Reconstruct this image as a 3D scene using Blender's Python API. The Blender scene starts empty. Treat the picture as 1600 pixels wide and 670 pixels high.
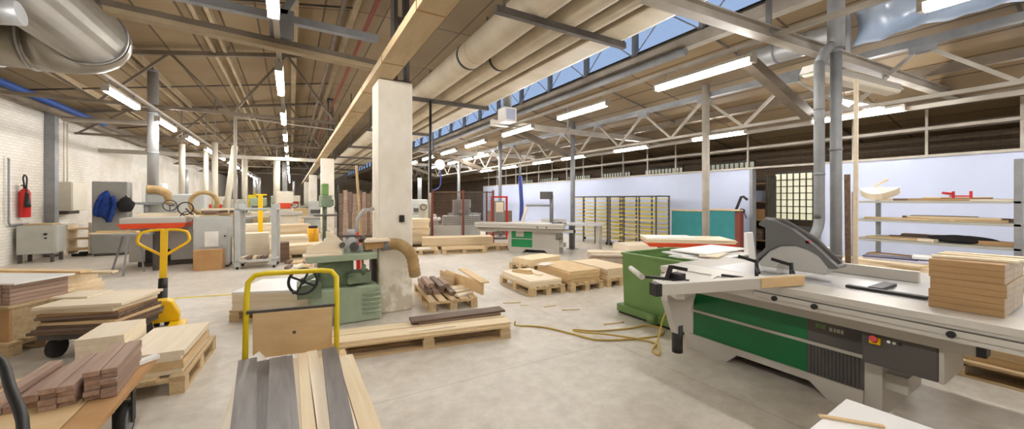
import bpy, math, random
from mathutils import Vector, Matrix
random.seed(7)
SC = bpy.context.scene
COL = SC.collection
PI = math.pi

# ------------------------------------------------------------------ materials
def lin(c):
    r = []
    for v in c:
        v = v / 255.0
        r.append(v / 12.92 if v <= 0.04045 else ((v + 0.055) / 1.055) ** 2.4)
    return r + [1.0]

def mat(name, col, rough=0.6, metal=0.0, col2=None, scale=(4, 4, 4), detail=4, bump=0.0, rnd=0.0, lo=0.35, hi=0.7, spec=0.5):
    m = bpy.data.materials.new(name); m.use_nodes = True
    nt = m.node_tree; N = nt.nodes; L = nt.links
    b = N['Principled BSDF']
    b.inputs['Roughness'].default_value = rough; b.inputs['Metallic'].default_value = metal
    b.inputs['Specular IOR Level'].default_value = spec
    tc = N.new('ShaderNodeTexCoord'); mp = N.new('ShaderNodeMapping')
    mp.inputs['Scale'].default_value = scale
    L.new(tc.outputs['Object'], mp.inputs['Vector'])
    src = mp.outputs['Vector']
    if rnd:
        oi = N.new('ShaderNodeObjectInfo'); ad = N.new('ShaderNodeVectorMath'); ad.operation = 'ADD'
        mu = N.new('ShaderNodeMath'); mu.operation = 'MULTIPLY'; mu.inputs[1].default_value = 37.0
        L.new(oi.outputs['Random'], mu.inputs[0]); L.new(src, ad.inputs[0]); L.new(mu.outputs[0], ad.inputs[1]); src = ad.outputs[0]
    no = N.new('ShaderNodeTexNoise'); no.inputs['Scale'].default_value = 1.0; no.inputs['Detail'].default_value = detail
    no.inputs['Roughness'].default_value = 0.6
    L.new(src, no.inputs['Vector'])
    rp = N.new('ShaderNodeValToRGB')
    c2 = col2 if col2 else tuple(v * 0.93 for v in col)
    rp.color_ramp.elements[0].position = lo; rp.color_ramp.elements[0].color = lin(c2)
    rp.color_ramp.elements[1].position = hi; rp.color_ramp.elements[1].color = lin(col)
    L.new(no.outputs['Fac'], rp.inputs['Fac'])
    out = rp.outputs['Color']
    if rnd:
        hs = N.new('ShaderNodeHueSaturation'); mr = N.new('ShaderNodeMapRange')
        mr.inputs['To Min'].default_value = 1 - rnd; mr.inputs['To Max'].default_value = 1 + rnd
        L.new(oi.outputs['Random'], mr.inputs['Value']); L.new(mr.outputs[0], hs.inputs['Value'])
        L.new(out, hs.inputs['Color']); out = hs.outputs['Color']
    L.new(out, b.inputs['Base Color'])
    if bump:
        bp = N.new('ShaderNodeBump'); bp.inputs['Strength'].default_value = bump; bp.inputs['Distance'].default_value = 0.02
        L.new(no.outputs['Fac'], bp.inputs['Height']); L.new(bp.outputs['Normal'], b.inputs['Normal'])
    return m

M = {}
G = (1.2, 22, 22)          # grain along local x
M['pine'] = mat('pine wood', (236, 219, 188), 0.6, 0, (224, 201, 164), G, rnd=.07)
M['pallet'] = mat('rough pallet wood', (220, 197, 158), 0.75, 0, (194, 166, 124), G, rnd=.12)
M['birch'] = mat('pale birch board', (242, 230, 208), 0.55, 0, (234, 217, 188), G, rnd=.04)
M['ply'] = mat('plywood', (226, 198, 154), 0.6, 0, (212, 180, 132), (3, 9, 9), rnd=.05)
M['mdf'] = mat('brown fibreboard', (180, 146, 104), 0.7, 0, (170, 134, 92), (3, 3, 30), rnd=.06)
M['mdfedge'] = mat('board edge', (206, 194, 178), 0.7, 0, (182, 164, 144), (8, 8, 40))
M['walnut'] = mat('dark brown wood', (142, 120, 104), 0.6, 0, (110, 90, 76), G, rnd=.12)
M['strip'] = mat('reddish brown hardwood', (182, 156, 140), 0.65, 0, (154, 126, 110), G, rnd=.12)
M['greyoak'] = mat('grey stained wood', (134, 129, 127), 0.45, 0, (104, 98, 96), (1.5, 14, 14), rnd=.08)
M['sheetdark'] = mat('dark brown sheet', (122, 96, 76), 0.6, 0, (92, 70, 54), G, rnd=.1)
M['card'] = mat('cardboard', (196, 156, 108), 0.85, 0, (180, 138, 92), (3, 3, 3))
M['white'] = mat('white laminate', (246, 245, 243), 0.4, 0, (238, 237, 235), (2, 2, 2))
M['paper'] = mat('white wrap', (240, 238, 234), 0.7)
M['alu'] = mat('brushed aluminium', (206, 202, 194), 0.4, 0.2, (203, 199, 191), (1, 3, 3))
M['table'] = mat('ground steel table', (206, 206, 206), 0.3, 0.35, (200, 200, 200), (1.5, 3, 3))
M['saws'] = mat('pale grey machine paint', (192, 188, 180), 0.45, 0, (188, 183, 175), (2, 2, 2))
M['dkgrey'] = mat('dark grey machine paint', (92, 88, 86), 0.5, 0, (80, 76, 74), (2, 2, 2))
M['hood'] = mat('grey plastic hood', (108, 108, 108), 0.4, 0, (96, 96, 96), (2, 2, 2))
M['hood2'] = mat('pale hood panel', (196, 194, 190), 0.4, 0, (182, 180, 176), (3, 3, 3))
M['green'] = mat('dark green enamel', (8, 116, 62), 0.3, 0, (6, 100, 52), (2, 2, 2))
M['green2'] = mat('bright green enamel', (16, 146, 84), 0.35, 0, (12, 132, 74), (2, 2, 2))
M['bin'] = mat('green steel paint', (116, 150, 86), 0.5, 0, (106, 140, 76), (3, 3, 3))
M['sage'] = mat('sage green machine paint', (168, 184, 158), 0.5, 0, (152, 168, 142), (3, 3, 3))
M['sagedk'] = mat('worn green machine paint', (132, 150, 122), 0.55, 0, (104, 120, 98), (4, 4, 4))
M['yellow'] = mat('yellow paint', (250, 206, 14), 0.4, 0, (240, 190, 8), (3, 3, 3))
M['yellow2'] = mat('lemon yellow tube paint', (238, 214, 30), 0.4, 0, (222, 196, 20), (3, 3, 3))
M['amber'] = mat('amber plastic', (246, 178, 20), 0.5)
M['orange'] = mat('orange red paint', (226, 82, 36), 0.45, 0, (206, 66, 26), (3, 3, 3))
M['red'] = mat('red paint', (208, 36, 36), 0.4)
M['brick_red'] = mat('rusty red paint', (128, 62, 46), 0.6)
M['black'] = mat('black plastic', (34, 33, 33), 0.5)
M['rubber'] = mat('black rubber', (48, 46, 45), 0.8)
M['steel'] = mat('grey steel paint', (150, 152, 154), 0.5, 0, (128, 130, 134), (3, 3, 3))
M['steeldk'] = mat('weathered dark steel', (98, 92, 86), 0.6, 0, (74, 68, 64), (3, 3, 3))
M['truss'] = mat('grey beige truss paint', (128, 116, 100), 0.6, 0, (106, 94, 80), (2, 2, 2))
M['chord'] = mat('dusty cream chord paint', (176, 158, 128), 0.6, 0, (150, 132, 104), (2, 2, 2))
M['trussl'] = mat('pale steel paint', (186, 180, 170), 0.55, 0, (162, 154, 142), (2, 2, 2))
M['galv'] = mat('galvanised sheet', (186, 188, 190), 0.42, 0.45, (170, 172, 174), (3, 3, 3))
M['duct'] = mat('spiral duct metal', (168, 162, 150), 0.32, 0.7, (148, 142, 132), (2, 2, 2))
M['cream'] = mat('cream pipe jacket', (206, 194, 172), 0.55, 0, (190, 176, 152), (1, 3, 3))
M['tray'] = mat('tan cable tray', (206, 186, 150), 0.55, 0, (186, 162, 122), (6, 1, 6))
M['machine'] = mat('light grey machine enamel', (198, 200, 198), 0.5, 0, (180, 182, 180), (2, 2, 2))
M['cabinet'] = mat('mid grey cabinet paint', (150, 148, 144), 0.5, 0, (140, 138, 134), (2, 2, 2))
M['cabpale'] = mat('grey beige cabinet paint', (186, 186, 178), 0.5, 0, (174, 174, 166), (2, 2, 2))
M['beige'] = mat('beige box paint', (226, 220, 204), 0.5, 0, (216, 208, 190), (2, 2, 2))
M['hose'] = mat('tan hose', (188, 160, 112), 0.7, 0, (160, 130, 86), (6, 6, 6))
M['cable'] = mat('yellow cable', (206, 176, 84), 0.6)
M['blue'] = mat('blue fabric', (24, 62, 140), 0.9, 0, (14, 42, 104), (9, 9, 9), bump=.5)
M['bluepaint'] = mat('blue pipe paint', (30, 84, 170), 0.5)
M['bluehose'] = mat('blue hose', (56, 74, 150), 0.6)
M['blackfab'] = mat('black fabric', (40, 38, 40), 0.95, 0, (26, 25, 28), (8, 8, 8), bump=.5)
M['teal'] = mat('teal panel', (52, 140, 146), 0.7, 0, (44, 126, 132), (3, 3, 3))
M['lilac'] = mat('pale purple sheet', (196, 194, 214), 0.6)
M['navy'] = mat('navy sheet', (66, 60, 92), 0.6)

def floor_mat():
    m = mat('concrete floor', (224, 217, 206), 0.42, 0, (198, 189, 176), (0.55, 0.9, 1), 8, lo=.3, hi=.68)
    nt = m.node_tree; N = nt.nodes; L = nt.links; b = N['Principled BSDF']
    rp = [n for n in N if n.type == 'VALTORGB'][0]
    tc = [n for n in N if n.type == 'TEX_COORD'][0]
    n2 = N.new('ShaderNodeTexNoise'); n2.inputs['Scale'].default_value = 7; n2.inputs['Detail'].default_value = 8
    n2.inputs['Roughness'].default_value = .7
    L.new(tc.outputs['Object'], n2.inputs['Vector'])
    r2 = N.new('ShaderNodeValToRGB'); r2.color_ramp.elements[0].position = .3; r2.color_ramp.elements[0].color = (.78, .76, .73, 1)
    r2.color_ramp.elements[1].position = .62; r2.color_ramp.elements[1].color = (1, 1, 1, 1)
    L.new(n2.outputs['Fac'], r2.inputs['Fac'])
    mx = N.new('ShaderNodeMix'); mx.data_type = 'RGBA'; mx.blend_type = 'MULTIPLY'; mx.inputs['Factor'].default_value = 1
    L.new(rp.outputs['Color'], mx.inputs['A']); L.new(r2.outputs['Color'], mx.inputs['B'])
    # slab joints
    bk = N.new('ShaderNodeTexBrick'); bk.offset = 0; bk.inputs['Scale'].default_value = 1
    bk.inputs['Brick Width'].default_value = 3.1; bk.inputs['Row Height'].default_value = 3.1; bk.inputs['Mortar Size'].default_value = .012
    bk.inputs['Color1'].default_value = bk.inputs['Color2'].default_value = (1, 1, 1, 1); bk.inputs['Mortar'].default_value = (.86, .85, .83, 1)
    L.new(tc.outputs['Object'], bk.inputs['Vector'])
    m2 = N.new('ShaderNodeMix'); m2.data_type = 'RGBA'; m2.blend_type = 'MULTIPLY'; m2.inputs['Factor'].default_value = 1
    L.new(mx.outputs['Result'], m2.inputs['A']); L.new(bk.outputs['Color'], m2.inputs['B'])
    L.new(m2.outputs['Result'], b.inputs['Base Color'])
    mr = N.new('ShaderNodeMapRange'); mr.inputs['To Min'].default_value = .30; mr.inputs['To Max'].default_value = .55
    L.new(n2.outputs['Fac'], mr.inputs['Value']); L.new(mr.outputs[0], b.inputs['Roughness'])
    return m
M['floor'] = floor_mat()

def brick_mat(name, c1, c2, mort, axis, w=.26, h=.078, ms=.01):
    m = bpy.data.materials.new(name); m.use_nodes = True
    nt = m.node_tree; N = nt.nodes; L = nt.links; b = N['Principled BSDF']; b.inputs['Roughness'].default_value = .75
    tc = N.new('ShaderNodeTexCoord'); sp = N.new('ShaderNodeSeparateXYZ'); cb = N.new('ShaderNodeCombineXYZ')
    L.new(tc.outputs['Object'], sp.inputs[0]); L.new(sp.outputs[axis], cb.inputs['X']); L.new(sp.outputs['Z'], cb.inputs['Y'])
    bk = N.new('ShaderNodeTexBrick'); bk.inputs['Scale'].default_value = 1; bk.inputs['Brick Width'].default_value = w
    bk.inputs['Row Height'].default_value = h; bk.inputs['Mortar Size'].default_value = ms
    bk.inputs['Color1'].default_value = lin(c1); bk.inputs['Color2'].default_value = lin(c2); bk.inputs['Mortar'].default_value = lin(mort)
    L.new(cb.outputs[0], bk.inputs['Vector'])
    no = N.new('ShaderNodeTexNoise'); no.inputs['Scale'].default_value = .9; no.inputs['Detail'].default_value = 7
    L.new(tc.outputs['Object'], no.inputs['Vector'])
    r = N.new('ShaderNodeValToRGB'); r.color_ramp.elements[0].position = .3; r.color_ramp.elements[0].color = (.84, .80, .74, 1)
    r.color_ramp.elements[1].position = .58; r.color_ramp.elements[1].color = (1, 1, 1, 1); L.new(no.outputs['Fac'], r.inputs['Fac'])
    mx = N.new('ShaderNodeMix'); mx.data_type = 'RGBA'; mx.blend_type = 'MULTIPLY'; mx.inputs['Factor'].default_value = 1
    L.new(bk.outputs['Color'], mx.inputs['A']); L.new(r.outputs['Color'], mx.inputs['B']); L.new(mx.outputs['Result'], b.inputs['Base Color'])
    bp = N.new('ShaderNodeBump'); bp.inputs['Strength'].default_value = .6; bp.inputs['Distance'].default_value = .01
    iv = N.new('ShaderNodeMath'); iv.operation = 'SUBTRACT'; iv.inputs[0].default_value = 1
    L.new(bk.outputs['Fac'], iv.inputs[1]); L.new(iv.outputs[0], bp.inputs['Height']); L.new(bp.outputs['Normal'], b.inputs['Normal'])
    return m
M['brick'] = brick_mat('white painted brick', (240, 236, 228), (232, 227, 218), (220, 214, 205), 'Y')
M['brickr'] = brick_mat('brown brick', (112, 94, 76), (104, 86, 68), (92, 78, 64), 'Y')
M['brickx'] = brick_mat('pale brick', (206, 196, 180), (196, 184, 166), (176, 164, 148), 'X')
M['partition'] = mat('pale blue partition paint', (190, 199, 224), 0.6, 0, (184, 193, 218), (.8, .8, .8))

def ceil_mat():
    m = brick_mat('brown roof boarding', (146, 126, 96), (130, 110, 82), (88, 72, 52), 'Y', 3.0, .62, .02)
    nt = m.node_tree; N = nt.nodes; L = nt.links
    bk = [n for n in N if n.type == 'TEX_BRICK'][0]; tc = [n for n in N if n.type == 'TEX_COORD'][0]
    bk.offset = 0
    for l in list(bk.inputs['Vector'].links): L.remove(l)
    sp = [n for n in N if n.type == 'SEPXYZ'][0]; cb = [n for n in N if n.type == 'COMBXYZ'][0]
    for l in list(cb.inputs['Y'].links): L.remove(l)
    L.new(sp.outputs['X'], cb.inputs['Y']); L.new(cb.outputs[0], bk.inputs['Vector'])
    return m
M['ceil'] = ceil_mat()

def col_mat():
    m = mat('whitewashed concrete', (244, 238, 226), 0.75, 0, (226, 217, 200), (2.2, 2.2, 1.4), 7, bump=.25, lo=.28, hi=.6)
    nt = m.node_tree; N = nt.nodes; L = nt.links; b = N['Principled BSDF']
    rp = [n for n in N if n.type == 'VALTORGB'][0]; tc = [n for n in N if n.type == 'TEX_COORD'][0]
    n2 = N.new('ShaderNodeTexNoise'); n2.inputs['Scale'].default_value = 6; n2.inputs['Detail'].default_value = 8
    L.new(tc.outputs['Object'], n2.inputs['Vector'])
    sp = N.new('ShaderNodeSeparateXYZ'); L.new(tc.outputs['Object'], sp.inputs[0])
    mr = N.new('ShaderNodeMapRange'); mr.inputs['From Min'].default_value = 0; mr.inputs['From Max'].default_value = 1.3
    mr.inputs['To Min'].default_value = .17; mr.inputs['To Max'].default_value = -.25; L.new(sp.outputs['Z'], mr.inputs['Value'])
    ad = N.new('ShaderNodeMath'); ad.operation = 'ADD'; L.new(n2.outputs['Fac'], ad.inputs[0]); L.new(mr.outputs[0], ad.inputs[1])
    r2 = N.new('ShaderNodeValToRGB'); r2.color_ramp.elements[0].position = .5; r2.color_ramp.elements[0].color = (0, 0, 0, 1)
    r2.color_ramp.elements[1].position = .66; r2.color_ramp.elements[1].color = (.55, .55, .55, 1); L.new(ad.outputs[0], r2.inputs['Fac'])
    mx = N.new('ShaderNodeMix'); mx.data_type = 'RGBA'; L.new(r2.outputs['Color'], mx.inputs['Factor'])
    L.new(rp.outputs['Color'], mx.inputs['A']); mx.inputs['B'].default_value = lin((168, 146, 116)); L.new(mx.outputs['Result'], b.inputs['Base Color'])
    return m
M['column'] = col_mat()

def emit_mat(name, col, s):
    m = bpy.data.materials.new(name); m.use_nodes = True; N = m.node_tree.nodes
    b = N['Principled BSDF']; b.inputs['Base Color'].default_value = (.9, .9, .9, 1)
    b.inputs['Emission Color'].default_value = col; b.inputs['Emission Strength'].default_value = s
    return m
M['tube'] = emit_mat('lit fluorescent tube', (1, .975, .935, 1), 24.0)
M['daypane'] = emit_mat('daylit glass block', (.80, .76, .46, 1), .22)
M['dullpane'] = emit_mat('dull daylit glass', (.55, .60, .34, 1), .07)
def glass_mat(name, tint, a):
    m = bpy.data.materials.new(name); m.use_nodes = True; nt = m.node_tree; N = nt.nodes; L = nt.links
    o = N['Material Output']; N.remove(N['Principled BSDF'])
    t = N.new('ShaderNodeBsdfTransparent'); t.inputs['Color'].default_value = tint
    g = N.new('ShaderNodeBsdfGlossy'); g.inputs['Roughness'].default_value = .08
    x = N.new('ShaderNodeMixShader'); x.inputs['Fac'].default_value = a
    L.new(t.outputs[0], x.inputs[1]); L.new(g.outputs[0], x.inputs[2]); L.new(x.outputs[0], o.inputs['Surface'])
    return m
M['glass'] = glass_mat('clerestory glass', (.82, .9, .98, 1), .06)
M['clear'] = glass_mat('clear plastic', (.93, .93, .92, 1), .12)
def film_mat():
    m = bpy.data.materials.new('translucent plastic film'); m.use_nodes = True; nt = m.node_tree; N = nt.nodes; L = nt.links
    o = N['Material Output']; N.remove(N['Principled BSDF'])
    d = N.new('ShaderNodeBsdfDiffuse'); d.inputs['Color'].default_value = (.62, .72, .86, 1)
    t = N.new('ShaderNodeBsdfTranslucent'); t.inputs['Color'].default_value = (.66, .78, .95, 1)
    g = N.new('ShaderNodeBsdfGlossy'); g.inputs['Roughness'].default_value = .25
    x = N.new('ShaderNodeMixShader'); x.inputs['Fac'].default_value = .5; y = N.new('ShaderNodeMixShader'); y.inputs['Fac'].default_value = .12
    L.new(d.outputs[0], x.inputs[1]); L.new(t.outputs[0], x.inputs[2]); L.new(x.outputs[0], y.inputs[1]); L.new(g.outputs[0], y.inputs[2])
    L.new(y.outputs[0], o.inputs['Surface'])
    return m
M['film'] = film_mat()

# ------------------------------------------------------------------ mesh builder
class MB:
    def __init__(s): s.v = []; s.f = []; s.s = []
    def add(s, vs, fs, smooth=False):
        o = len(s.v); s.v += [tuple(p) for p in vs]
        for f in fs: s.f.append([i + o for i in f]); s.s.append(smooth)
        return s
    def box(s, x0, x1, y0, y1, z0, z1):
        return s.add([(x0, y0, z0), (x1, y0, z0), (x1, y1, z0), (x0, y1, z0), (x0, y0, z1), (x1, y0, z1), (x1, y1, z1), (x0, y1, z1)],
                     [(0, 3, 2, 1), (4, 5, 6, 7), (0, 1, 5, 4), (1, 2, 6, 5), (2, 3, 7, 6), (3, 0, 4, 7)])
    def bar(s, p0, p1, w, h, up=(0, 0, 1)):
        a = Vector(p0); b = Vector(p1); d = (b - a).normalized(); u = Vector(up)
        if abs(d.dot(u)) > .98: u = Vector((1, 0, 0))
        r = d.cross(u).normalized(); u = r.cross(d).normalized()
        c = [(-w / 2, -h / 2), (w / 2, -h / 2), (w / 2, h / 2), (-w / 2, h / 2)]
        vs = [a + r * i + u * j for i, j in c] + [b + r * i + u * j for i, j in c]
        return s.add(vs, [(3, 2, 1, 0), (4, 5, 6, 7), (0, 1, 5, 4), (1, 2, 6, 5), (2, 3, 7, 6), (3, 0, 4, 7)])
    def tube(s, pts, r, n=12, closed=False, rr=None):
        pts = [Vector(p) for p in pts]; k = len(pts); vs = []; u = None
        for i, p in enumerate(pts):
            if closed: d = pts[(i + 1) % k] - pts[i - 1]
            else: d = pts[min(i + 1, k - 1)] - pts[max(i - 1, 0)]
            d.normalize()
            if u is None:
                u = Vector((0, 0, 1)) if abs(d.z) < .95 else Vector((1, 0, 0))
            u = (u - d * u.dot(d)).normalized(); w = d.cross(u)
            q = rr[i] if rr else r
            for j in range(n):
                t = 2 * PI * j / n; vs.append(p + u * math.cos(t) * q + w * math.sin(t) * q)
        fs = []
        for i in range(k if closed else k - 1):
            for j in range(n):
                a = i * n + j; b = i * n + (j + 1) % n; c = ((i + 1) % k) * n + (j + 1) % n; e = ((i + 1) % k) * n + j
                fs.append((a, b, c, e))
        s.add(vs, fs, True)
        if not closed:
            o = len(s.v) - len(vs)
            s.f.append([o + j for j in range(n)][::-1]); s.s.append(False)
            s.f.append([o + (k - 1) * n + j for j in range(n)]); s.s.append(False)
        return s
    def cyl(s, p0, p1, r, n=16): return s.tube([p0, p1], r, n)
    def ring(s, c, R, r, axis='x', n=28, m=8):
        pts = []
        for i in range(n):
            t = 2 * PI * i / n; a, b = R * math.cos(t), R * math.sin(t)
            pts.append((c[0], c[1] + a, c[2] + b) if axis == 'x' else (c[0] + a, c[1], c[2] + b) if axis == 'y' else (c[0] + a, c[1] + b, c[2]))
        return s.tube(pts, r, m, True)
    def prism(s, poly, axis, t0, t1):   # poly in the plane normal to axis ('x': (y,z), 'y': (x,z), 'z': (x,y))
        def P(a, b, t): return (t, a, b) if axis == 'x' else (a, t, b) if axis == 'y' else (a, b, t)
        n = len(poly); vs = [P(a, b, t0) for a, b in poly] + [P(a, b, t1) for a, b in poly]
        fs = [list(range(n))[::-1], [n + i for i in range(n)]] + [(i, (i + 1) % n, n + (i + 1) % n, n + i) for i in range(n)]
        return s.add(vs, fs)
    def sph(s, c, rx, ry, rz, n=14, m=8):
        vs = []; fs = []
        for i in range(m + 1):
            p = PI * i / m
            for j in range(n):
                t = 2 * PI * j / n
                vs.append((c[0] + rx * math.sin(p) * math.cos(t), c[1] + ry * math.sin(p) * math.sin(t), c[2] + rz * math.cos(p)))
        for i in range(m):
            for j in range(n): fs.append((i * n + j, (i + 1) * n + j, (i + 1) * n + (j + 1) % n, i * n + (j + 1) % n))
        return s.add(vs, fs, True)
    def mesh(s, name):
        me = bpy.data.meshes.new(name); me.from_pydata(s.v, [], s.f)
        me.polygons.foreach_set('use_smooth', s.s)
        import bmesh
        b = bmesh.new(); b.from_mesh(me); bmesh.ops.remove_doubles(b, verts=b.verts, dist=1e-6); bmesh.ops.recalc_face_normals(b, faces=b.faces); b.to_mesh(me); b.free()
        return me
    def build(s, name, m, parent=None, loc=(0, 0, 0), rz=0, bev=0, seg=2, label=None):
        me = s.mesh(name); me.materials.append(M[m] if isinstance(m, str) else m)
        return link(name, me, parent, loc, rz, bev, seg, label)

def link(name, me, parent=None, loc=(0, 0, 0), rz=0, bev=0, seg=2, label=None):
    o = bpy.data.objects.new(name, me); COL.objects.link(o)
    o.location = loc; o.rotation_euler = (0, 0, rz)
    if parent: o.parent = parent
    if bev:
        md = o.modifiers.new('edge', 'BEVEL'); md.width = bev; md.segments = seg; md.limit_method = 'ANGLE'; md.angle_limit = .7
    if label: o['label'] = label
    return o

def thing(name, label, cat, loc=(0, 0, 0), rz=0, group=None):
    o = bpy.data.objects.new(name, None); COL.objects.link(o); o.empty_display_size = .1
    o.location = loc; o.rotation_euler = (0, 0, rz)
    return tag(o, label, cat, group)
def tag(o, label, cat, group=None):
    o['label'] = label; o['category'] = cat
    if group: o['group'] = group
    return o
def struct(o): o['kind'] = 'structure'; return o
def dup(root, loc, rz=None, label=None):
    r = root.copy(); COL.objects.link(r); r.location = loc
    if rz is not None: r.rotation_euler = (0, 0, rz)
    if label: r['label'] = label
    for ch in list(root.children):
        c = ch.copy(); COL.objects.link(c); c.parent = r
        for g in list(ch.children):
            d = g.copy(); COL.objects.link(d); d.parent = c
    return r
ORD = ['first', 'second', 'third', 'fourth', 'fifth', 'sixth', 'seventh', 'eighth', 'ninth', 'tenth', 'eleventh', 'twelfth', 'thirteenth',
       'fourteenth', 'fifteenth', 'sixteenth', 'seventeenth', 'eighteenth']
def fromtop(i, n):
    k = n - 1 - i
    return 'topmost' if k == 0 else ('bottom' if k == n - 1 else ORD[k] + ' from the top')

_bc = {}
def board(name, label, cat, size, loc, rz, m, group=None, bev=.002, tilt=None):
    """a plank or sheet; size (length along local x, width, thickness), loc = centre of its underside"""
    key = (name, tuple(round(v, 4) for v in size), m)
    if key not in _bc:
        l, w, t = size; _bc[key] = MB().box(-l / 2, l / 2, -w / 2, w / 2, 0, t).mesh(name); _bc[key].materials.append(M[m])
    o = link(name, _bc[key], None, loc, rz, bev, 1)
    if tilt: o.rotation_euler = (tilt[0], tilt[1], rz)
    return tag(o, label, cat, group)

_pal = {}
def pallet(loc, L, W, rz, label, group=None, n_deck=5):
    """wooden pallet; L along local x, deck boards run along x, bearers across"""
    t = thing('wooden_pallet', label, 'pallet', loc, rz, group)
    key = (round(L, 3), round(W, 3), n_deck)
    if key not in _pal:
        bw = .105
        d = MB().box(-L / 2, L / 2, -bw / 2, bw / 2, .122, .144).mesh('deck_board'); d.materials.append(M['pallet'])
        c = MB().box(-.05, .05, -W / 2, W / 2, .1, .122).mesh('cross_board'); c.materials.append(M['pallet'])
        b = MB().box(-.06, .06, -.05, .05, .022, .1).mesh('block'); b.materials.append(M['pallet'])
        r = MB().box(-L / 2, L / 2, -.05, .05, 0, .022).mesh('runner'); r.materials.append(M['pallet'])
        _pal[key] = (d, c, b, r)
    d, c, b, r = _pal[key]
    for i in range(n_deck):
        link('deck_board', d, t, (0, -W / 2 + .0525 + i * (W - .105) / (n_deck - 1), 0))
    xs = (-L / 2 + .06, 0, L / 2 - .06)
    for x in xs: link('cross_board', c, t, (x, 0, 0))
    for y in (-W / 2 + .05, 0, W / 2 - .05):
        link('runner', r, t, (0, y, 0))
        for x in xs: link('block', b, t, (x, y, 0))
    return t

# ------------------------------------------------------------------ camera, world
cam = bpy.data.cameras.new('camera'); co = bpy.data.objects.new('camera', cam); COL.objects.link(co)
cam.sensor_width = 36; cam.lens = 36 * 590 / 1600; cam.shift_y = -23 / 1600; cam.clip_start = .05; cam.clip_end = 300
co.location = (0, 0, 1.6); co.rotation_euler = (PI / 2, 0, -math.radians(30.31)); SC.camera = co
w = bpy.data.worlds.new('sky'); SC.world = w; w.use_nodes = True
w.node_tree.nodes['Background'].inputs['Color'].default_value = (.58, .67, .88, 1)
w.node_tree.nodes['Background'].inputs['Strength'].default_value = .30
SC.view_settings.view_transform = 'Standard'; SC.view_settings.look = 'None'; SC.view_settings.exposure = 1.68
SC.view_settings.gamma = 1; SC.view_settings.use_curve_mapping = False
SC.cycles.use_denoising = True
SC.cycles.max_bounces = 7; SC.cycles.diffuse_bounces = 4; SC.cycles.transparent_max_bounces = 8
SC.cycles.caustics_reflective = False; SC.cycles.caustics_refractive = False

# ================================================================== the hall
Y0, Y1 = -5.0, 52.0
struct(MB().box(-6.3, 13.3, Y0 - .3, Y1 + .3, -.2, 0).build('floor', 'floor'))
struct(MB().box(-6.3, -6.0, Y0, Y1, 0, 4.62).build('wall_left', 'brick'))
struct(MB().box(13.0, 13.3, Y0, Y1, 0, 3.2).build('wall_right', 'brickr'))
fw = MB().prism([(-6.3, 0), (13.3, 0), (13.3, 3.05), (6.2, 4.5), (6.2, 5.9), (1.3, 5.8), (-6.3, 4.45)], 'y', 0, .3)
struct(fw.build('wall_far', 'brickx', loc=(0, Y1, 0))); struct(fw.build('wall_near', 'brickx', loc=(0, Y0 - .3, 0)))
struct(MB().prism([(-6.3, 4.45), (1.3, 5.8), (1.3, 5.95), (-6.3, 4.6)], 'y', Y0, Y1).build('ceiling', 'ceil'))
struct(MB().prism([(1.3, 5.8), (6.3, 5.9), (6.3, 6.05), (1.3, 5.95)], 'y', Y0, Y1).build('ceiling', 'ceil'))
struct(MB().prism([(6.2, 4.5), (13.3, 3.05), (13.3, 3.2), (6.2, 4.65)], 'y', Y0, Y1).build('ceiling', 'ceil'))
# partition in front of the right hand wall, with a door opening
struct(MB().box(11.0, 11.1, 5.67, 22.6, 0, 2.45).build('wall_partition', 'partition'))
struct(MB().box(11.0, 11.1, Y0, 4.13, 0, 2.45).build('wall_partition', 'partition'))
struct(MB().box(10.97, 11.13, Y0, 22.6, 2.45, 2.5).build('trim_1', 'trussl'))
k = 2
y = -3.4
while y < 22.5:
    if not 4.3 < y < 5.4:
        struct(MB().box(11.03, 11.07, y - .02, y + .02, 2.5, 3.49).build('trim_%d' % k, 'trussl')); k += 1
    y += 1.15
struct(MB().box(11.0, 11.1, Y0, 22.6, 3.0, 3.06).build('trim_%d' % k, 'trussl')); k += 1
# sill of the clerestory and roof ribs
struct(MB().box(6.08, 6.26, Y0, Y1, 4.32, 4.52).build('trim_%d' % k, 'trussl')); k += 1
for x, wd in ((-4.9, .1), (-3.3, .07), (-3.08, .07), (-1.6, .07), (-1.38, .07), (.06, .14), (1.18, .12)):
    zc = 4.45 + (x + 6.3) * 1.35 / 7.6
    struct(MB().box(x - wd / 2, x + wd / 2, Y0, Y1, zc - .15, zc + .03).build('trim_%d' % k, 'chord')); k += 1
struct(MB().box(-6.0, -5.96, Y0, Y1, 4.1, 4.5).build('trim_%d' % k, 'truss')); k += 1
for x in (9.4, 10.9, 12.3):
    zc = 4.5 - (x - 6.2) * .2042
    struct(MB().box(x - .05, x + .05, Y0, Y1, zc - .14, zc + .03).build('trim_%d' % k, 'truss')); k += 1
for i in range(14):          # dark seams with thin conduits under the left roof slope
    y = 2.6 + i * 3.0
    struct(MB().tube([(-5.9, y, 4.4), (1.15, y, 5.66)], .022, 6).build('trim_%d' % k, 'steeldk')); k += 1
for i in range(9):
    y = .9 + i * 3.0
    struct(MB().tube([(6.4, y, 4.4), (12.9, y, 3.09)], .02, 6).build('trim_%d' % k, 'steeldk')); k += 1
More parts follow.
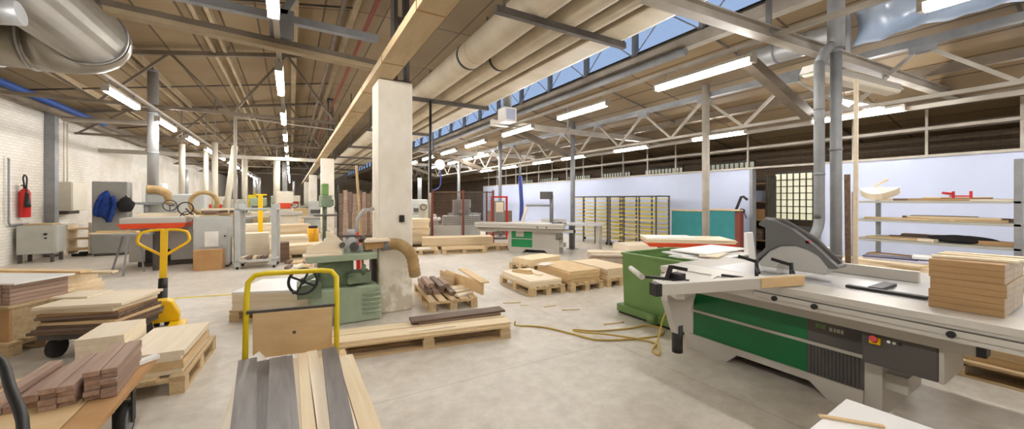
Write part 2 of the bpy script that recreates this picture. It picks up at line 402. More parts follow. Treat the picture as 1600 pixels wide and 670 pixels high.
# clerestory windows
for i in range(11):
    ya = Y0 + i * 6.0; yb = ya + 6.0
    f = MB().box(6.14, 6.24, ya, yb, 4.52, 4.58).box(6.14, 6.24, ya, yb, 5.8, 5.9)
    for j in range(4): f.box(6.13, 6.25, ya + j * 1.5 - .04, ya + j * 1.5 + .04, 4.5, 5.86)
    f.box(6.17, 6.21, ya, yb, 5.13, 5.17)
    for j in range(4):
        a = ya + j * 1.5; f.tube([(6.15, a, 4.55), (6.15, a + 1.5, 5.8)], .012, 6); f.tube([(6.15, a, 5.8), (6.15, a + 1.5, 4.55)], .012, 6)
    fo = struct(f.build('window_%d' % (i + 1), 'steel'))
    MB().box(6.185, 6.195, ya, yb, 4.55, 5.85).build('pane', 'glass', fo)
# window of the outer wall, seen through the opening in the partition
def block_window(n, ya, yb, za, zb, pane='daypane'):
    f = MB().box(12.93, 13.0, ya, yb, za - .05, za).box(12.93, 13.0, ya, yb, zb, zb + .05)
    c = max(2, round((yb - ya) / .17)); r = max(2, round((zb - za) / .2))
    for j in range(c + 1): y = ya + (yb - ya) * j / c; f.box(12.95, 13.0, y - .012, y + .012, za, zb)
    for j in range(r + 1): z = za + (zb - za) * j / r; f.box(12.95, 13.0, ya, yb, z - .012, z + .012)
    fo = struct(f.build('window_%d' % n, 'steeldk'))
    MB().box(12.985, 12.995, ya, yb, za, zb).build('pane', pane, fo)
block_window(12, 4.85, 6.0, 1.0, 2.4)
for i in range(6): block_window(13 + i, 6.6 + i * 2.6, 8.4 + i * 2.6, 2.2, 2.85, 'dullpane')
f = MB()
for z in (0.0, 2.35): pass
struct(MB().box(10.96, 11.14, 5.63, 5.71, 0, 2.45).box(10.96, 11.14, 4.09, 4.17, 0, 2.45).build('door_1', 'steel'))
tag(MB().bar((-1.66, 8.07, 0), (-.55, 7.83, 0), .07, .003).build('floor_marking', 'yellow2', loc=(0, 0, .0018)), 'faint yellow stripe painted across the concrete floor', 'floor marking')

# ------------------------------------------------------------------ columns and steelwork
colwords = ['nearest white concrete column, beside the green machine', 'second white concrete column along the hall', 'third white concrete column along the hall', 'fourth white concrete column along the hall']
for i, y in enumerate((5.73, 17.4, 29.2, 41.0)):
    t = thing('concrete_column', colwords[i], 'column', (1.29, y, 0), 0, 'columns of the hall')
    MB().box(-.24, .24, -.24, .24, 0, 3.3).build('shaft', 'column', t, bev=.02)
    p = MB().box(-.02, .23, -.2, .2, 3.3, 3.33)
    for sx in (.03, .2): p.box(sx - .025, sx + .025, -.12, .12, 3.33, 5.82)
    for z in (3.6, 3.95, 4.25, 4.7, 5.2, 5.75): p.box(.03, .2, -.1, .1, z, z + .04)
    p.build('stanchion', 'steeldk', t)
tag(MB().box(-.035, .035, -.03, 0, -.05, .05).build('socket_box', 'black', loc=(1.37, 5.49, 1.33), bev=.006), 'small black socket box on the nearest concrete column', 'socket')

def roofz(x): return 4.45 + (x + 6.3) * 1.35 / 7.6
def truss(y, label, near):
    t = thing('roof_truss', label, 'roof truss', (0, y, 0), 0, 'steel trusses over the left aisle')
    if near:
        lo = lambda x: 3.44 + (1.05 - x) * .05
        MB().bar((-5.95, 0, lo(-5.95)), (1.05, 0, lo(1.05)), .13, .06).build('bottom_chord', 'chord', t)
        MB().bar((-5.95, .02, lo(-5.95) + .07), (1.05, .02, lo(1.05) + .07), .09, .08).build('bottom_chord_web', 'truss', t)
        MB().bar((-5.95, 0, 3.95), (1.05, 0, 3.86), .1, .09).build('tie_beam', 'steel', t)
        nodes = [-5.3, -3.6, -1.9, -.1]
        for n_ in nodes:
            MB().box(n_ - .13, n_ + .13, -.04, .04, 3.62, 3.98).build('gusset_plate', 'steel', t)
            if n_ + .85 < 1.1: MB().bar((n_, 0, 3.92), (n_ + .82, 0, roofz(n_ + .82) - .16), .08, .08).build('diagonal', 'steel', t)
    else:
        MB().bar((-5.95, 0, 3.72), (1.05, 0, 3.72), .08, .07).build('bottom_chord', 'truss', t)
        xs = [-5.9 + i * 1.16 for i in range(7)]
        for i in range(6):
            zz = (3.72, roofz(xs[i + 1]) - .16) if i % 2 == 0 else (roofz(xs[i]) - .16, 3.72)
            MB().bar((xs[i], 0, zz[0]), (xs[i + 1], 0, zz[1]), .05, .05).build('diagonal', 'truss', t)
    MB().bar((-5.95, 0, roofz(-5.95) - .12), (1.14, 0, roofz(1.14) - .2), .1, .1).build('top_chord', 'truss', t)
tl = ['nearest grey and tan roof truss, meeting the near column top', 'second roof truss over the left aisle', 'third roof truss over the left aisle', 'fourth roof truss over the left aisle', 'fifth roof truss over the left aisle', 'sixth roof truss, far down the left aisle']
for i, y in enumerate((5.55, 11.5, 17.4, 23.3, 29.2, 36.0)): truss(y, tl[i], i == 0)
tag(MB().box(-5.9, 1.0, 18.9, 19.1, 3.28, 3.42).build('pale_beam', 'trussl'), 'pale horizontal beam crossing the left aisle in the distance', 'beam')

# long lattice girder carrying the right hand roof
t = thing('lattice_girder', 'long pale lattice girder with zigzag bars under the right roof', 'girder', (8, 0, 0))
MB().box(-.06, .06, -4.8, 32, 3.86, 3.97).build('top_chord', 'steel', t); MB().box(-.03, .03, -4.8, 32, 3.07, 3.125).build('bottom_chord', 'trussl', t)
a = -3.36
while a < 30:
    MB().bar((0, a, 3.86), (0, a + .85, 3.1), .05, .05).build('diagonal', 'trussl', t)
    MB().bar((0, a + .85, 3.1), (0, a + 1.7, 3.86), .05, .05).build('diagonal', 'trussl', t)
    MB().box(-.05, .05, a - .14, a + .14, 3.76, 3.88).build('gusset_plate', 'steel', t); a += 1.7
pw = ['round grey roof post nearest the teal panels', 'second round grey roof post, beside the far panel saw', 'third round grey roof post, beside the blue hose', 'fourth round roof post, far along the right aisle', 'fifth round roof post, far along the right aisle']
for i, y in enumerate((5.02, 9.57, 14.5, 19.2, 24.0)):
    t = thing('roof_post', pw[i], 'post', (8.0, y, 0), 0, 'round posts of the right aisle')
    MB().cyl((-.13, 0, 0), (-.13, 0, 4.12), .075, 16).build('shaft', 'trussl' if i == 0 else 'steel', t)
    MB().box(-.27, .01, -.14, .14, 0, .02).build('base_plate', 'steel', t)
sw = ['grey sloping strut of the right roof, nearest the camera', 'grey sloping strut of the right roof, beyond the nearest post', 'grey sloping strut of the right roof, third from camera', 'grey sloping strut of the right roof, far end']
for i, y in enumerate((3.15, 9.95, 16.6, 23.2)):
    tag(MB().bar((5.95, y, 3.73), (7.98, y, 3.1), .15, .17).build('roof_strut', 'truss'), sw[i], 'strut', 'sloping struts of the right roof')
# cross beams of the right aisle
bl = ['grey cross beam under the right roof, nearest the camera', 'grey cross beam under the right roof, second from the camera', 'grey cross beam under the right roof, third from the camera', 'grey cross beam under the right roof, fourth from the camera']
for i, y in enumerate((2.45, 8.6, 14.8, 21.0)):
    x0 = 2.9 if i == 0 else 4.4
    t = thing('cross_beam', bl[i], 'beam', (0, y, 0), 0, 'cross beams of the right aisle')
    b = MB().bar((x0, .03, 3.58), (10.9, -.5 if i == 0 else 0, 3.58), .012, .14).bar((x0, .03, 3.515), (10.9, -.5 if i == 0 else 0, 3.515), .13, .014).bar((x0, .03, 3.645), (10.9, -.5 if i == 0 else 0, 3.645), .13, .014)
    b.build('beam', 'trussl', t)
    for x in (4.95, 6.9, 9.6):
        zt = 4.45 - (x - 6.2) * .2042 if x > 6.2 else 5.8
        yy = -.06 * (x - 2.9) + .03 if i == 0 else 0
        MB().bar((x, yy, 3.6), (x, yy, zt), .05, .05).build('hanger', 'steel', t)
# pipes along the clerestory and the left wall
tag(MB().cyl((6.0, 4.2, 4.22), (6.0, 20, 4.22), .07, 12).build('service_pipe', 'steel'), 'grey pipe running below the clerestory sill', 'pipe')
tag(MB().cyl((-5.8, -4.5, 4.42), (-5.8, 19, 4.30), .09, 12).build('service_pipe', 'bluepaint'), 'bright blue pipe along the top of the left wall', 'pipe')
tag(MB().cyl((-5.65, 8, 4.05), (-5.65, 34, 4.05), .09, 12).build('service_pipe', 'truss'), 'grey pipe along the left brick wall, below the blue pipe', 'pipe')
tag(MB().cyl((-5.45, 15.35, 3.85), (-3.25, 13.9, 3.7), .07, 12).build('service_pipe', 'trussl'), 'pale pipe bridging from the left wall to the planer duct', 'pipe')
t = thing('wall_post', 'dark grey steel post against the left brick wall', 'post', (-5.85, 15.9, 0))
MB().box(-.14, .06, -.11, .11, 0, 4.2).build('shaft', 'steel', t); MB().box(-.14, .12, -.16, .16, 0, .03).build('base_plate', 'steeldk', t)
tag(MB().tube([(-5.95, 14.1, 2.6), (-5.93, 14.1, 2.6), (-5.93, 14.1, 1.05), (-5.93, 14.15, .98), (-5.93, 14.9, .98)], .022, 8).build('conduit', 'steel'), 'thin grey conduit bending at the fire extinguisher', 'conduit')
t = thing('conduit_post', 'thin white conduit post rising from the floor at the left', 'post', (-1.22, 11.75, 0))
MB().cyl((0, 0, 0), (0, 0, 3.7), .035, 10).build('shaft', 'trussl', t); MB().cyl((0, 0, 3.69), (2.3, .7, 3.69), .02, 8).build('branch', 'trussl', t)

# ------------------------------------------------------------------ insulated pipe bundle on its rack
RY = [-.45, 3.7, 7.85, 12.0, 16.2, 20.4, 24.6, 28.8, 33.0]
for i, y in enumerate(RY):
    t = thing('pipe_rack', ('dark hanging bracket below the cream pipes, ' + ('behind the camera' if i == 0 else ORD[i - 1] + ' from the camera')), 'pipe bracket', (0, y, 0), 0, 'brackets of the pipe bundle')
    MB().bar((1.95, 0, 3.71), (3.95, 0, 3.71), .07, .08).build('cross_bar', 'steeldk', t)
    for x in (2.06, 3.93): MB().cyl((x, 0, 3.74), (x, 0, 5.83), .02, 8).build('hanger', 'steeldk', t)
    if i == 2: MB().cyl((2.55, -.06, 3.7), (2.55, -.06, 1.75), .028, 8).build('drop_rod', 'black', t)
def pipe(x, r, z, label, nm='insulated_pipe', joints=True):
    t = thing(nm, label, 'pipe', (x, 0, z), 0, None)
    MB().cyl((0, -4.8, 0), (0, 44, 0), r, 24).build('jacket', 'cream', t)
    if joints:
        for y in (5.75,) if r > .2 else (5.55,):
            MB().cyl((0, y - .03, 0), (0, y + .03, 0), r + .006, 24).build('strap', 'black', t, label='black strap')
        for j in range(9): MB().cyl((0, 1.3 + j * 4.15, 0), (0, 1.33 + j * 4.15, 0), r + .004, 24).build('joint_band', 'tray', t)
pipe(2.54, .215, 3.97, 'thickest cream insulated pipe, left of the bundle'); pipe(3.0, .185, 3.94, 'second cream insulated pipe of the bundle')
pipe(3.33, .11, 3.865, 'slimmer cream pipe right of the two thick ones', joints=False)
t = thing('duct_tray', 'flat cream duct with bright edge, right side of the bundle', 'duct', (3.68, 0, 3.753))
MB().box(-.19, .17, -4.8, 44, 0, .14).build('body', 'cream', t, bev=.01); MB().box(.17, .2, -4.8, 44, 0, .2).build('edge_flange', 'white', t)
t = thing('cable_tray', 'tan cable tray running the hall over the column tops', 'cable tray', (1.12, 0, 3.305))
MB().box(-.15, .13, -4.8, 52, 0, .1).build('body', 'tray', t)
for j in range(14): MB().box(-.155, .135, .35 + j * 1.5, .37 + j * 1.5, -.006, .106).build('joint', 'mdf', t)
tag(MB().bar((1.55, 1.5, 4.1), (1.75, 8.5, 4.1), .05, .07).build('support_rail', 'black'), 'black rail between cable tray and cream pipes', 'rail')
for s_, (xa, m_, lab) in enumerate(((1.45, 'brick_red', 'rust red pipe high under the roof ridge'), (.9, 'truss', 'grey brown pipe high under the roof, left of ridge'))):
    tag(MB().cyl((xa, -4.5, 5.45), (xa, 44, 5.45), .05, 8).build('roof_pipe', m_), lab, 'pipe')

# ------------------------------------------------------------------ big spiral duct, top left
t = thing('spiral_duct', 'big shiny spiral ventilation duct with elbow, upper left', 'duct', (0, 0, 3.48))
path = [(-2.0, -1.5, 0), (-2.0, 6.15, 0)]
pts = [(-2.0, -4.6, 0), (-2.0, 6.15, 0)]
for i in range(1, 7): a = PI / 2 * i / 6; pts.append((-2.55 + .55 * math.cos(a), 6.15 + .55 * math.sin(a), 0))
MB().tube(pts[:2], .335, 32).build('straight_run', 'duct', t); MB().tube(pts[1:], .345, 32).build('elbow', 'duct', t)
MB().tube([(-2.55, 6.7, 0), (-5.7, 6.7, 0)], .335, 32).build('side_run', 'duct', t)
for x in (-2.62, -2.9, -3.0, -3.35, -3.8, -4.3, -4.8): MB().tube([(x, 6.7, 0), (x - .025, 6.7, 0)], .352, 32).build('rib', 'galv', t)
for y in (6.13, 3.4, 1.0): MB().tube([(-2.0, y, 0), (-2.0, y - .03, 0)], .35, 32).build('rib', 'galv', t)
t = thing('duct_bracket', 'short galvanised stub with dark mouth beside the spiral duct', 'duct', (-1.98, 4.5, 3.02))
MB().cyl((-.1, 0, 0), (.15, 0, .04), .09, 16).build('stub', 'galv', t); MB().cyl((-.11, 0, -.002), (-.101, 0, 0), .075, 16).build('mouth', 'black', t)
MB().cyl((.05, 0, 0), (.05, 0, .16), .012, 6).build('hanger', 'steel', t)

# ------------------------------------------------------------------ lamps
def lamp_master(name='fluorescent_lamp', axis='y', lit=True):
    t = thing(name, '', 'ceiling lamp')
    L = .75
    MB().box(-.055, .055, -L, L, .05, .10).build('housing', 'trussl', t, bev=.008)
    d = MB().tube([(0, -L + .04, .015), (0, -L + .06, .015), (0, L - .06, .015), (0, L - .04, .015)], .05, 12, rr=[.03, .048, .048, .03])
    d.build('diffuser', 'tube' if lit else 'beige', t)
    for sy in (-1, 1): MB().box(-.05, .05, sy * (L - .02) - .02, sy * (L - .02) + .02, -.02, .06).build('end_cap', 'trussl', t)
    for sy in (-.55, .55): MB().cyl((0, sy, .1), (0, sy, .2), .008, 6).build('clip', 'steel', t)
    return t
LM = lamp_master(); first = [True]
def lamp(x, y, z, label, group, rz=0):
    if first[0]: t = LM; t.location = (x, y, z); t.rotation_euler = (0, 0, rz); t['label'] = label; first[0] = False
    else: t = dup(LM, (x, y, z), rz, label)
    t['group'] = group
def row(name, x, z, ys, where, side=False):
    vis = [y for y in ys if y > -1]
    for y in ys:
        if y in vis:
            i = vis.index(y); lab = 'lit tube lamp, ' + ORD[i] + ' from the camera along the ' + where
        else: lab = 'lit tube lamp behind the camera in the ' + where
        lamp(x, y + .75, z, lab, 'lamps of the ' + where)
    tb = (x + .056, x + .12, z - .03, z + .05) if side else (x - .03, x + .03, z + .2, z + .25)
    tag(MB().box(tb[0], tb[1], min(ys) - .6, max(ys) + 2, tb[2], tb[3]).build('lamp_trunking', 'trussl'), 'long metal trunking that carries the ' + where, 'trunking')
row('c', -.15, 3.4, [-3.0, 0, 2.92] + [6.1 + 2.93 * i for i in range(14)], 'central lamp row')
row('l', -2.6, 3.38, [8.57 + 2.75 * i for i in range(12)], 'left lamp row')
row('r', 5.0, 3.34, [-4.2, -2.2, -.38, 2.54, 5.07, 7.55, 10.08, 12.4, 14.8, 17.2, 19.6], 'lamp row beside the cream pipes')
row('w', 10.0, 3.31, [-3.6, -.5, 2.4, 5.3, 8.35, 11.4, 13.6, 16.6, 19.4], 'lamp row along the pale blue partition', True)
row('m', 7.3, 3.52, [14.4, 16.1, 17.8, 21], 'short far lamp row')
t = thing('fluorescent_lamp', 'wide unlit cream lamp below the cross beam, by the ducts', 'ceiling lamp', (7.0, 2.2, 3.28), -.11)
MB().prism([(-.09, .1), (.09, .1), (.13, 0), (-.13, 0)], 'x', -1.1, 1.1).build('housing', 'saws', t, bev=.01); MB().prism([(-.12, 0), (.12, 0), (.08, -.05), (-.08, -.05)], 'x', -1.08, 1.08).build('diffuser', 'beige', t, bev=.02)
for x in (-.8, .8): MB().cyl((x, 0, .1), (x, 0, .26), .012, 6).build('hanger', 'steel', t)
lamp(9.0, 2.75, 3.3, 'short lit lamp crossing behind the unlit cream lamp', 'lone lamp', PI / 2 - .1)
t = thing('heater_box', 'white hanging box under the right roof with pale blue pipe', 'heater', (4.4, 7.75, 3.42))
MB().box(-.16, .16, -.17, .17, 0, .33).build('case', 'white', t, bev=.01); MB().cyl((0, 0, .33), (0, 0, 2.44), .1, 14).build('pipe', 'galv', t); MB().box(-.12, .12, -.171, -.165, .04, .29).build('grille', 'partition', t)

# film and duct near the roof, right
def film():
    vs = []; fs = []; n, m_ = 40, 10
    for i in range(n + 1):
        u = i / n; y = -.3 + u * 2.5
        for j in range(m_ + 1):
            v = j / m_
            bot = 3.62 + .12 * math.sin(u * 2.8) + .12 * u; top = 4.31
            z = bot + (top - bot) * v
            vs.append((6.95 + .05 * math.sin(u * 23 + v * 5) + .035 * math.sin(u * 51 + 2 * v) + .12 * math.sin(v * PI), y, z))
    for i in range(n):
        for j in range(m_): a = i * (m_ + 1) + j; fs.append((a, a + m_ + 1, a + m_ + 2, a + 1))
    o = MB().add(vs, fs, True).build('plastic_sheeting', 'film')
    s = o.modifiers.new('thickness', 'SOLIDIFY'); s.thickness = .004
    return o
tag(film(), 'crinkled translucent plastic sheeting hung under the right roof', 'plastic sheeting')
t = thing('roof_duct', 'short galvanised roof duct beside the plastic sheeting', 'duct', (6.9, 2.3, 4.02))
MB().cyl((0, 0, 0), (0, 1.3, 0), .17, 20).build('body', 'galv', t)
for y in (0, .4, .85): MB().cyl((0, y, 0), (0, y + .03, 0), .18, 20).build('rib', 'steel', t)
MB().cyl((0, .6, .1), (0, .6, .3), .015, 6).build('hanger', 'steel', t)

# ================================================================== panel saws
def panel_saw(loc, rz, label, green, frac, hood_on=True, t0=.1, t1=-3.1):
    t = thing('panel_saw', label, 'panel saw', loc, rz)
    BL = -1.45; g = BL * frac
    # body: x into the hall, y along the cut (0 far end ... BL near end)
    MB().box(.02, .95, BL + .02, -.02, .1, .74).build('body', 'saws', t, bev=.01)
    MB().prism([(0, 0), (0, .16), (BL, .16), (BL, 0), (BL + .03, 0), (BL + .22, 0), (BL + .34, .1), (-.52, .1), (-.42, 0)], 'x', -.04, .9).build('base', 'saws', t)
    p = MB().box(-.015, .03, g, -.05, .12, .40).box(-.015, .03, g, -.05, .425, .72); p.build('front_panel', green, t, bev=.004)
    MB().box(-.022, .0, BL + .005, -.05, .4, .425).build('groove_strip', 'saws', t)
    MB().box(-.02, .06, -.05, .06, .08, .74).build('end_post', 'saws', t, bev=.006)
    lv = MB().box(-.015, .03, BL, g, .12, .40).box(-.015, .03, BL, g, .425, .72)
    for i in range(14):
        yy = g - .012 - i * (g - BL - .03) / 14; lv.box(-.024, -.012, yy - .012, yy, .14, .39)
    lv.build('louvre_panel', 'dkgrey' if hood_on else 'saws', t)
    MB().box(-.01, .5, BL - .1, BL, .0, .42).box(.05, .35, BL - .22, BL - .1, .2, .32).build('motor_bracket', 'saws', t)
    if hood_on:
        mk = MB()
        for i, (a, b) in enumerate(((0, .018), (.026, .012), (.044, .02))): mk.box(-.0185, -.0145, g - .06 - a - b, g - .06 - a, .55, .585)
        mk.build('emblem', 'bin', t, label='small green lettering mark'); mk = MB()
        for i, (a, b) in enumerate(((0, .02), (.028, .014), (.048, .02), (.074, .016))): mk.box(-.0185, -.0145, g - .15 - a - b, g - .15 - a, .545, .575)
        mk.build('emblem', 'saws', t, label='small pale lettering mark')
    # sliding table
    s = MB().box(-.36, -.02, t1, t0, .855, .9).box(-.35, -.03, t1, t0, .83, .855).box(-.36, -.02, t1, t0, .79, .83).box(-.345, -.04, t1 + .01, t0 - .01, .755, .79)
    s.build('sliding_table', 'alu', t)
    MB().box(-.3615, -.35, t1, t0, .826, .832).build('slot', 'steeldk', t)
    MB().box(-.2, .02, -2.02, t0 - .05, .655, .735).build('rail', 'saws', t); MB().box(-.204, -.19, -2.02, t0 - .05, .735, .752).build('rail_gap', 'black', t)
    MB().box(-.21, -.1, -2.06, -2.02, .66, .74).build('rail_end', 'black', t)
    for yy in (-1.0, -1.27, -1.95):
        MB().cyl((-.38, yy, .80), (-.355, yy, .80), .02, 14).build('knob', 'black', t)
    # fixed tables
    MB().box(.02, 1.05, -2.75, -.2, .85, .895).build('saw_table', 'table', t, bev=.004)
    MB().box(.02, .9, -.2, .16, .852, .893).build('rear_table', 'saws', t, bev=.004)
    MB().box(1.055, 1.55, -1.7, -.35, .85, .893).build('side_table', 'saws', t, bev=.004)
    for lx, ly in ((1.35, -1.6), (1.35, -.52), (.9, -2.65), (.2, -2.65)): MB().box(lx, lx + .07, ly, ly + .07, 0, .85).build('table_leg', 'saws', t)
    MB().box(.82, .88, -1.55, -.75, .896, .99).build('rip_fence', 'alu', t, bev=.004)
    MB().box(.1, .16, -1.75, -1.3, .897, .915).box(.16, .5, -1.5, -1.42, .897, .92).build('fence_stop', 'black', t)
    MB().box(.245, .25, -1.15, -.55, .8949, .897).build('blade_slot', 'black', t)
    if hood_on:
        sh = lambda pts: [(a - 2.57, b) for a, b in pts]
        dark = sh([(1.99, 1.355), (1.97, 1.39), (1.92, 1.415), (1.85, 1.405), (1.69, 1.33), (1.52, 1.2), (1.43, 1.105), (1.36, 1.035), (1.36, 1.015), (1.42, 1.01), (1.50, 1.11), (1.57, 1.15), (1.67, 1.18), (1.80, 1.165), (1.89, 1.11), (1.98, 1.02), (2.0, .97), (2.02, .98), (1.99, 1.06), (1.925, 1.13), (1.925, 1.33)])
        MB().prism(dark, 'x', .22, .40).build('blade_guard', 'hood', t, bev=.012)
        pale = sh([(1.99, .99), (1.89, 1.112), (1.80, 1.166), (1.67, 1.181), (1.57, 1.151), (1.50, 1.111), (1.43, 1.01), (1.45, .95), (1.98, .95)])
        MB().prism(pale, 'x', .24, .38).build('guard_plate', 'hood2', t, bev=.006)
        MB().tube([(.31, 1.96 - 2.57, 1.40), (.31, 1.80 - 2.57, 1.39), (.31, 1.55 - 2.57, 1.235), (.31, 1.38 - 2.57, 1.045)], .03, 10).build('guard_rib', 'dkgrey', t)
        MB().box(.22, .4, -1.01, -.98, 1.21, 1.235).build('guard_mark', 'red', t)
        # control box
        cb = thing_part = MB().box(-.16, .3, -1.86, -1.48, .42, .70).build('control_box', 'dkgrey', t, bev=.012)
        MB().box(-.165, .3, -1.885, -1.86, .42, .69).build('side_plate', 'saws', t, bev=.004)
        e = MB().box(-.185, -.155, -1.585, -1.525, .575, .622).build('emergency_stop_base', 'yellow', cb, bev=.006)
        MB().cyl((-.18, -1.555, .606), (-.212, -1.555, .622), .021, 16).build('emergency_stop_button', 'red', cb)
        for i, m_ in enumerate(('white', 'saws', 'black', 'dkgrey')):
            MB().cyl((-.15, -1.625 - i * .028, .612), (-.168, -1.625 - i * .028, .612), .010, 10).build('push_button', m_, cb)
        # crosscut outrigger
        MB().bar((-1.42, -.72, .945), (-.16, -1.09, .945), .075, .085).build('crosscut_fence', 'alu', t, bev=.004)
        MB().bar((-1.47, -.706, .945), (-1.42, -.72, .945), .08, .09).build('fence_end_cap', 'black', t)
        MB().bar((-.58, -1.0, .95), (-.17, -1.12, .95), .03, .08).build('sacrificial_batten', 'ply', t, bev=.003)
        MB().cyl((-.94, -.02, .945), (-1.18, -.36, .945), .024, 12).build('stop_rod', 'alu', t)
        fr = MB().bar((-1.22, -.76, .88), (-.36, -.5, .88), .05, .04).bar((-1.0, -.38, .88), (-.36, -.1, .88), .06, .05).bar((-1.24, -.77, .88), (-1.0, -.36, .88), .06, .05).bar((-.8, -.3, .88), (-.6, -.96, .88), .04, .04)
        fr.build('outrigger_frame', 'alu', t)
        MB().prism([(-1.0, -.38), (-.36, -.1), (-.36, -.62), (-1.16, -.75)], 'z', .862, .888).build('outrigger_top', 'alu', t)
        MB().bar((-1.3, -.5, .985), (-1.15, -.78, .985), .03, .02).build('clamp', 'black', t)
        c = MB().bar((-1.25, -.66, .99), (-1.15, -.62, 1.07), .03, .03).bar((-1.15, -.62, 1.07), (-1.06, -.7, 1.05), .025, .025).box(-1.2, -1.12, -.73, -.64, .97, 1.03); c.build('stop_clamp', 'black', t)
        MB().prism([(-1.19, .80), (-1.19, .86), (-.83, .86), (-.83, .80), (-.99, .52), (-1.07, .52)], 'y', -.62, -.56).build('support_bracket', 'saws', t, bev=.004)
        MB().cyl((-1.03, -.59, .36), (-1.03, -.59, .58), .042, 14).build('swing_arm_foot', 'black', t)
        MB().bar((-1.03, -.59, .62), (.0, .03, .5), .06, .1).build('swing_arm', 'saws', t)
        # clamps on the sliding table
        for (x, y) in ((-.12, -.74), (-.04, -.98)):
            c = MB().cyl((x, y, .9), (x, y, 1.06), .016, 10).bar((x, y, 1.04), (x - .06, y + .13, 1.08), .025, .025).bar((x, y, 1.0), (x - .1, y - .07, .96), .022, .022)
            c.build('hold_down_clamp', 'black', t)
        MB().cyl((-.1, -.93, .99), (-.1, -.945, .99), .085, 20).build('clear_disc', 'clear', t)
        MB().bar((-.34, -.55, .91), (-.3, -.72, .91), .03, .02).build('lever', 'black', t)
    return t
panel_saw((3.75, 2.57, 0), 0, 'large panel saw with dark green front and grey blade hood, right foreground', 'green', .75)
s2 = panel_saw((5.83, 10.09, 0), math.radians(38), 'smaller green fronted panel saw further back in the hall', 'green2', .5, False, 1.05, -1.75)
MB().box(-.022, -.012, -.45, -.2, .48, .66).build('pale_plate', 'saws', s2, label='pale plate on the green panel')
MB().prism([(.1, 0), (.18, .02), (.02, .5), (-.06, .46)], 'x', .2, .26).build('blade_guard', 'beige', s2, loc=(0, -.45, .9))
MB().cyl((.6, -1.15, .89), (.6, -1.15, 1.75), .06, 12).bar((.6, -1.15, 1.42), (.2, -.45, 1.42), .07, .06).build('overhead_arm', 'steel', s2)
MB().box(.35, .6, -1.2, -.85, 1.62, 1.85).build('control_panel', 'dkgrey', s2, bev=.01)
MB().prism([(-.6, .6), (-.05, .62), (-.05, .9), (-.6, .9)], 'x', -.2, .1).build('outrigger', 'saws', s2, loc=(0, 1.1, 0))

# stack of brown boards on the near saw table
n = 8
for i in range(n):
    o = board('fibreboard_panel', 'brown fibreboard panel on the panel saw table, ' + fromtop(i, n) + ' of its stack', 'board', (.60, .31, .0385), (3.93 + (.008 if i > 4 else 0), .61 - (.008 if i in (3, 4) else 0), .9005 + i * .039), 0, 'mdf', 'brown panels on the panel saw')
    if len(o.data.materials) == 1:
        o.data.materials.append(M['mdfedge'])
        for p in o.data.polygons:
            if p.normal.y < -.9: p.material_index = 1
for i in range(3):
    board('wood_batten', ['pale batten lying on the brown panel stack, nearest', 'pale batten lying on the brown panel stack, middle', 'pale batten lying on the brown panel stack, farthest'][i], 'batten', (.06, .36, .016), (3.78 + i * .15, .60, 1.2135), [.2, -.1, .12][i], 'birch', 'battens on the brown stack')

# white sheets at the lower right corner
pallet((2.15, .35, 0), 1.0, .9, 0, 'pallet under the white sheets, lower right corner')
board('panel_block', 'thick pale board block under the white sheets at lower right', 'board', (1.0, .95, .26), (2.17, .4, .1445), 0, 'birch')
for i in range(4):
    board('white_sheet', 'white laminated sheet at the lower right corner, ' + fromtop(i, 4) + ' of its stack', 'sheet', (1.02, .92, .022), (2.17 + .01 * (i % 2), .42 - .01 * i, .405 + i * .0225), 0.05 if i == 3 else .01 * i, 'white', 'white sheets at lower right')
board('wood_batten', 'thin tan strip lying across the white sheets', 'batten', (.26, .02, .012), (2.40, .77, .4962), -.9, 'ply')

# ------------------------------------------------------------------ green waste bin with boards on it
t = thing('waste_container', 'green steel tipping bin behind the big panel saw', 'container', (4.6, 3.33, 0))
b = MB()
out = [(-.55, -.5), (.55, -.5), (.55, .5), (-.55, .5)]; lo = [(-.55, -.47), (.42, -.47), (.42, .47), (-.55, .47)]
vs = [(a, c, .84) for a, c in out] + [(a, c, .13) for a, c in lo] + [(a * .96, c * .96, .84) for a, c in out] + [(a * .95, c * .95, .17) for a, c in lo]
fs = []
for i in range(4):
    j = (i + 1) % 4; fs += [(i, j, 4 + j, 4 + i), (8 + j, 8 + i, 12 + i, 12 + j), (i, 8 + i, 8 + j, j)]
fs += [(4, 5, 6, 7), (12, 15, 14, 13)]
b.add(vs, fs).build('tub', 'bin', t)
MB().box(-.6, -.48, -.56, .56, .03, .13).box(.36, .46, -.5, .5, .03, .13).box(-.5, .4, -.44, -.34, .06, .13).box(-.5, .4, .34, .44, .06, .13).build('skid', 'bin', t, bev=.006)
MB().cyl((-.62, -.02, .08), (-.62, -.14, .08), .06, 18).build('pivot', 'bin', t)
MB().box(-.58, -.5, -.54, .54, 0, .032).build('runner', 'black', t)
r = MB()
for i in range(4):
    j = (i + 1) % 4; r.bar((out[i][0], out[i][1], .845), (out[j][0], out[j][1], .845), .05, .03)
r.build('rim', 'bin', t)
wl = ['white board lying across the green bin, lowest', 'white board lying across the green bin, second', 'cream board lying askew across the green bin', 'white board on top of the green bin stack']
for i in range(4):
    board('white_board', wl[i], 'board', (1.0, [.55, .4, .22, .5][i], .018), (4.75 + .05 * i, 2.98 + [0, .12, -.05, .1][i], .8605 + i * .0186), [.1, -.25, .35, .05][i], ['white', 'white', 'birch', 'white'][i], 'boards on the green bin')

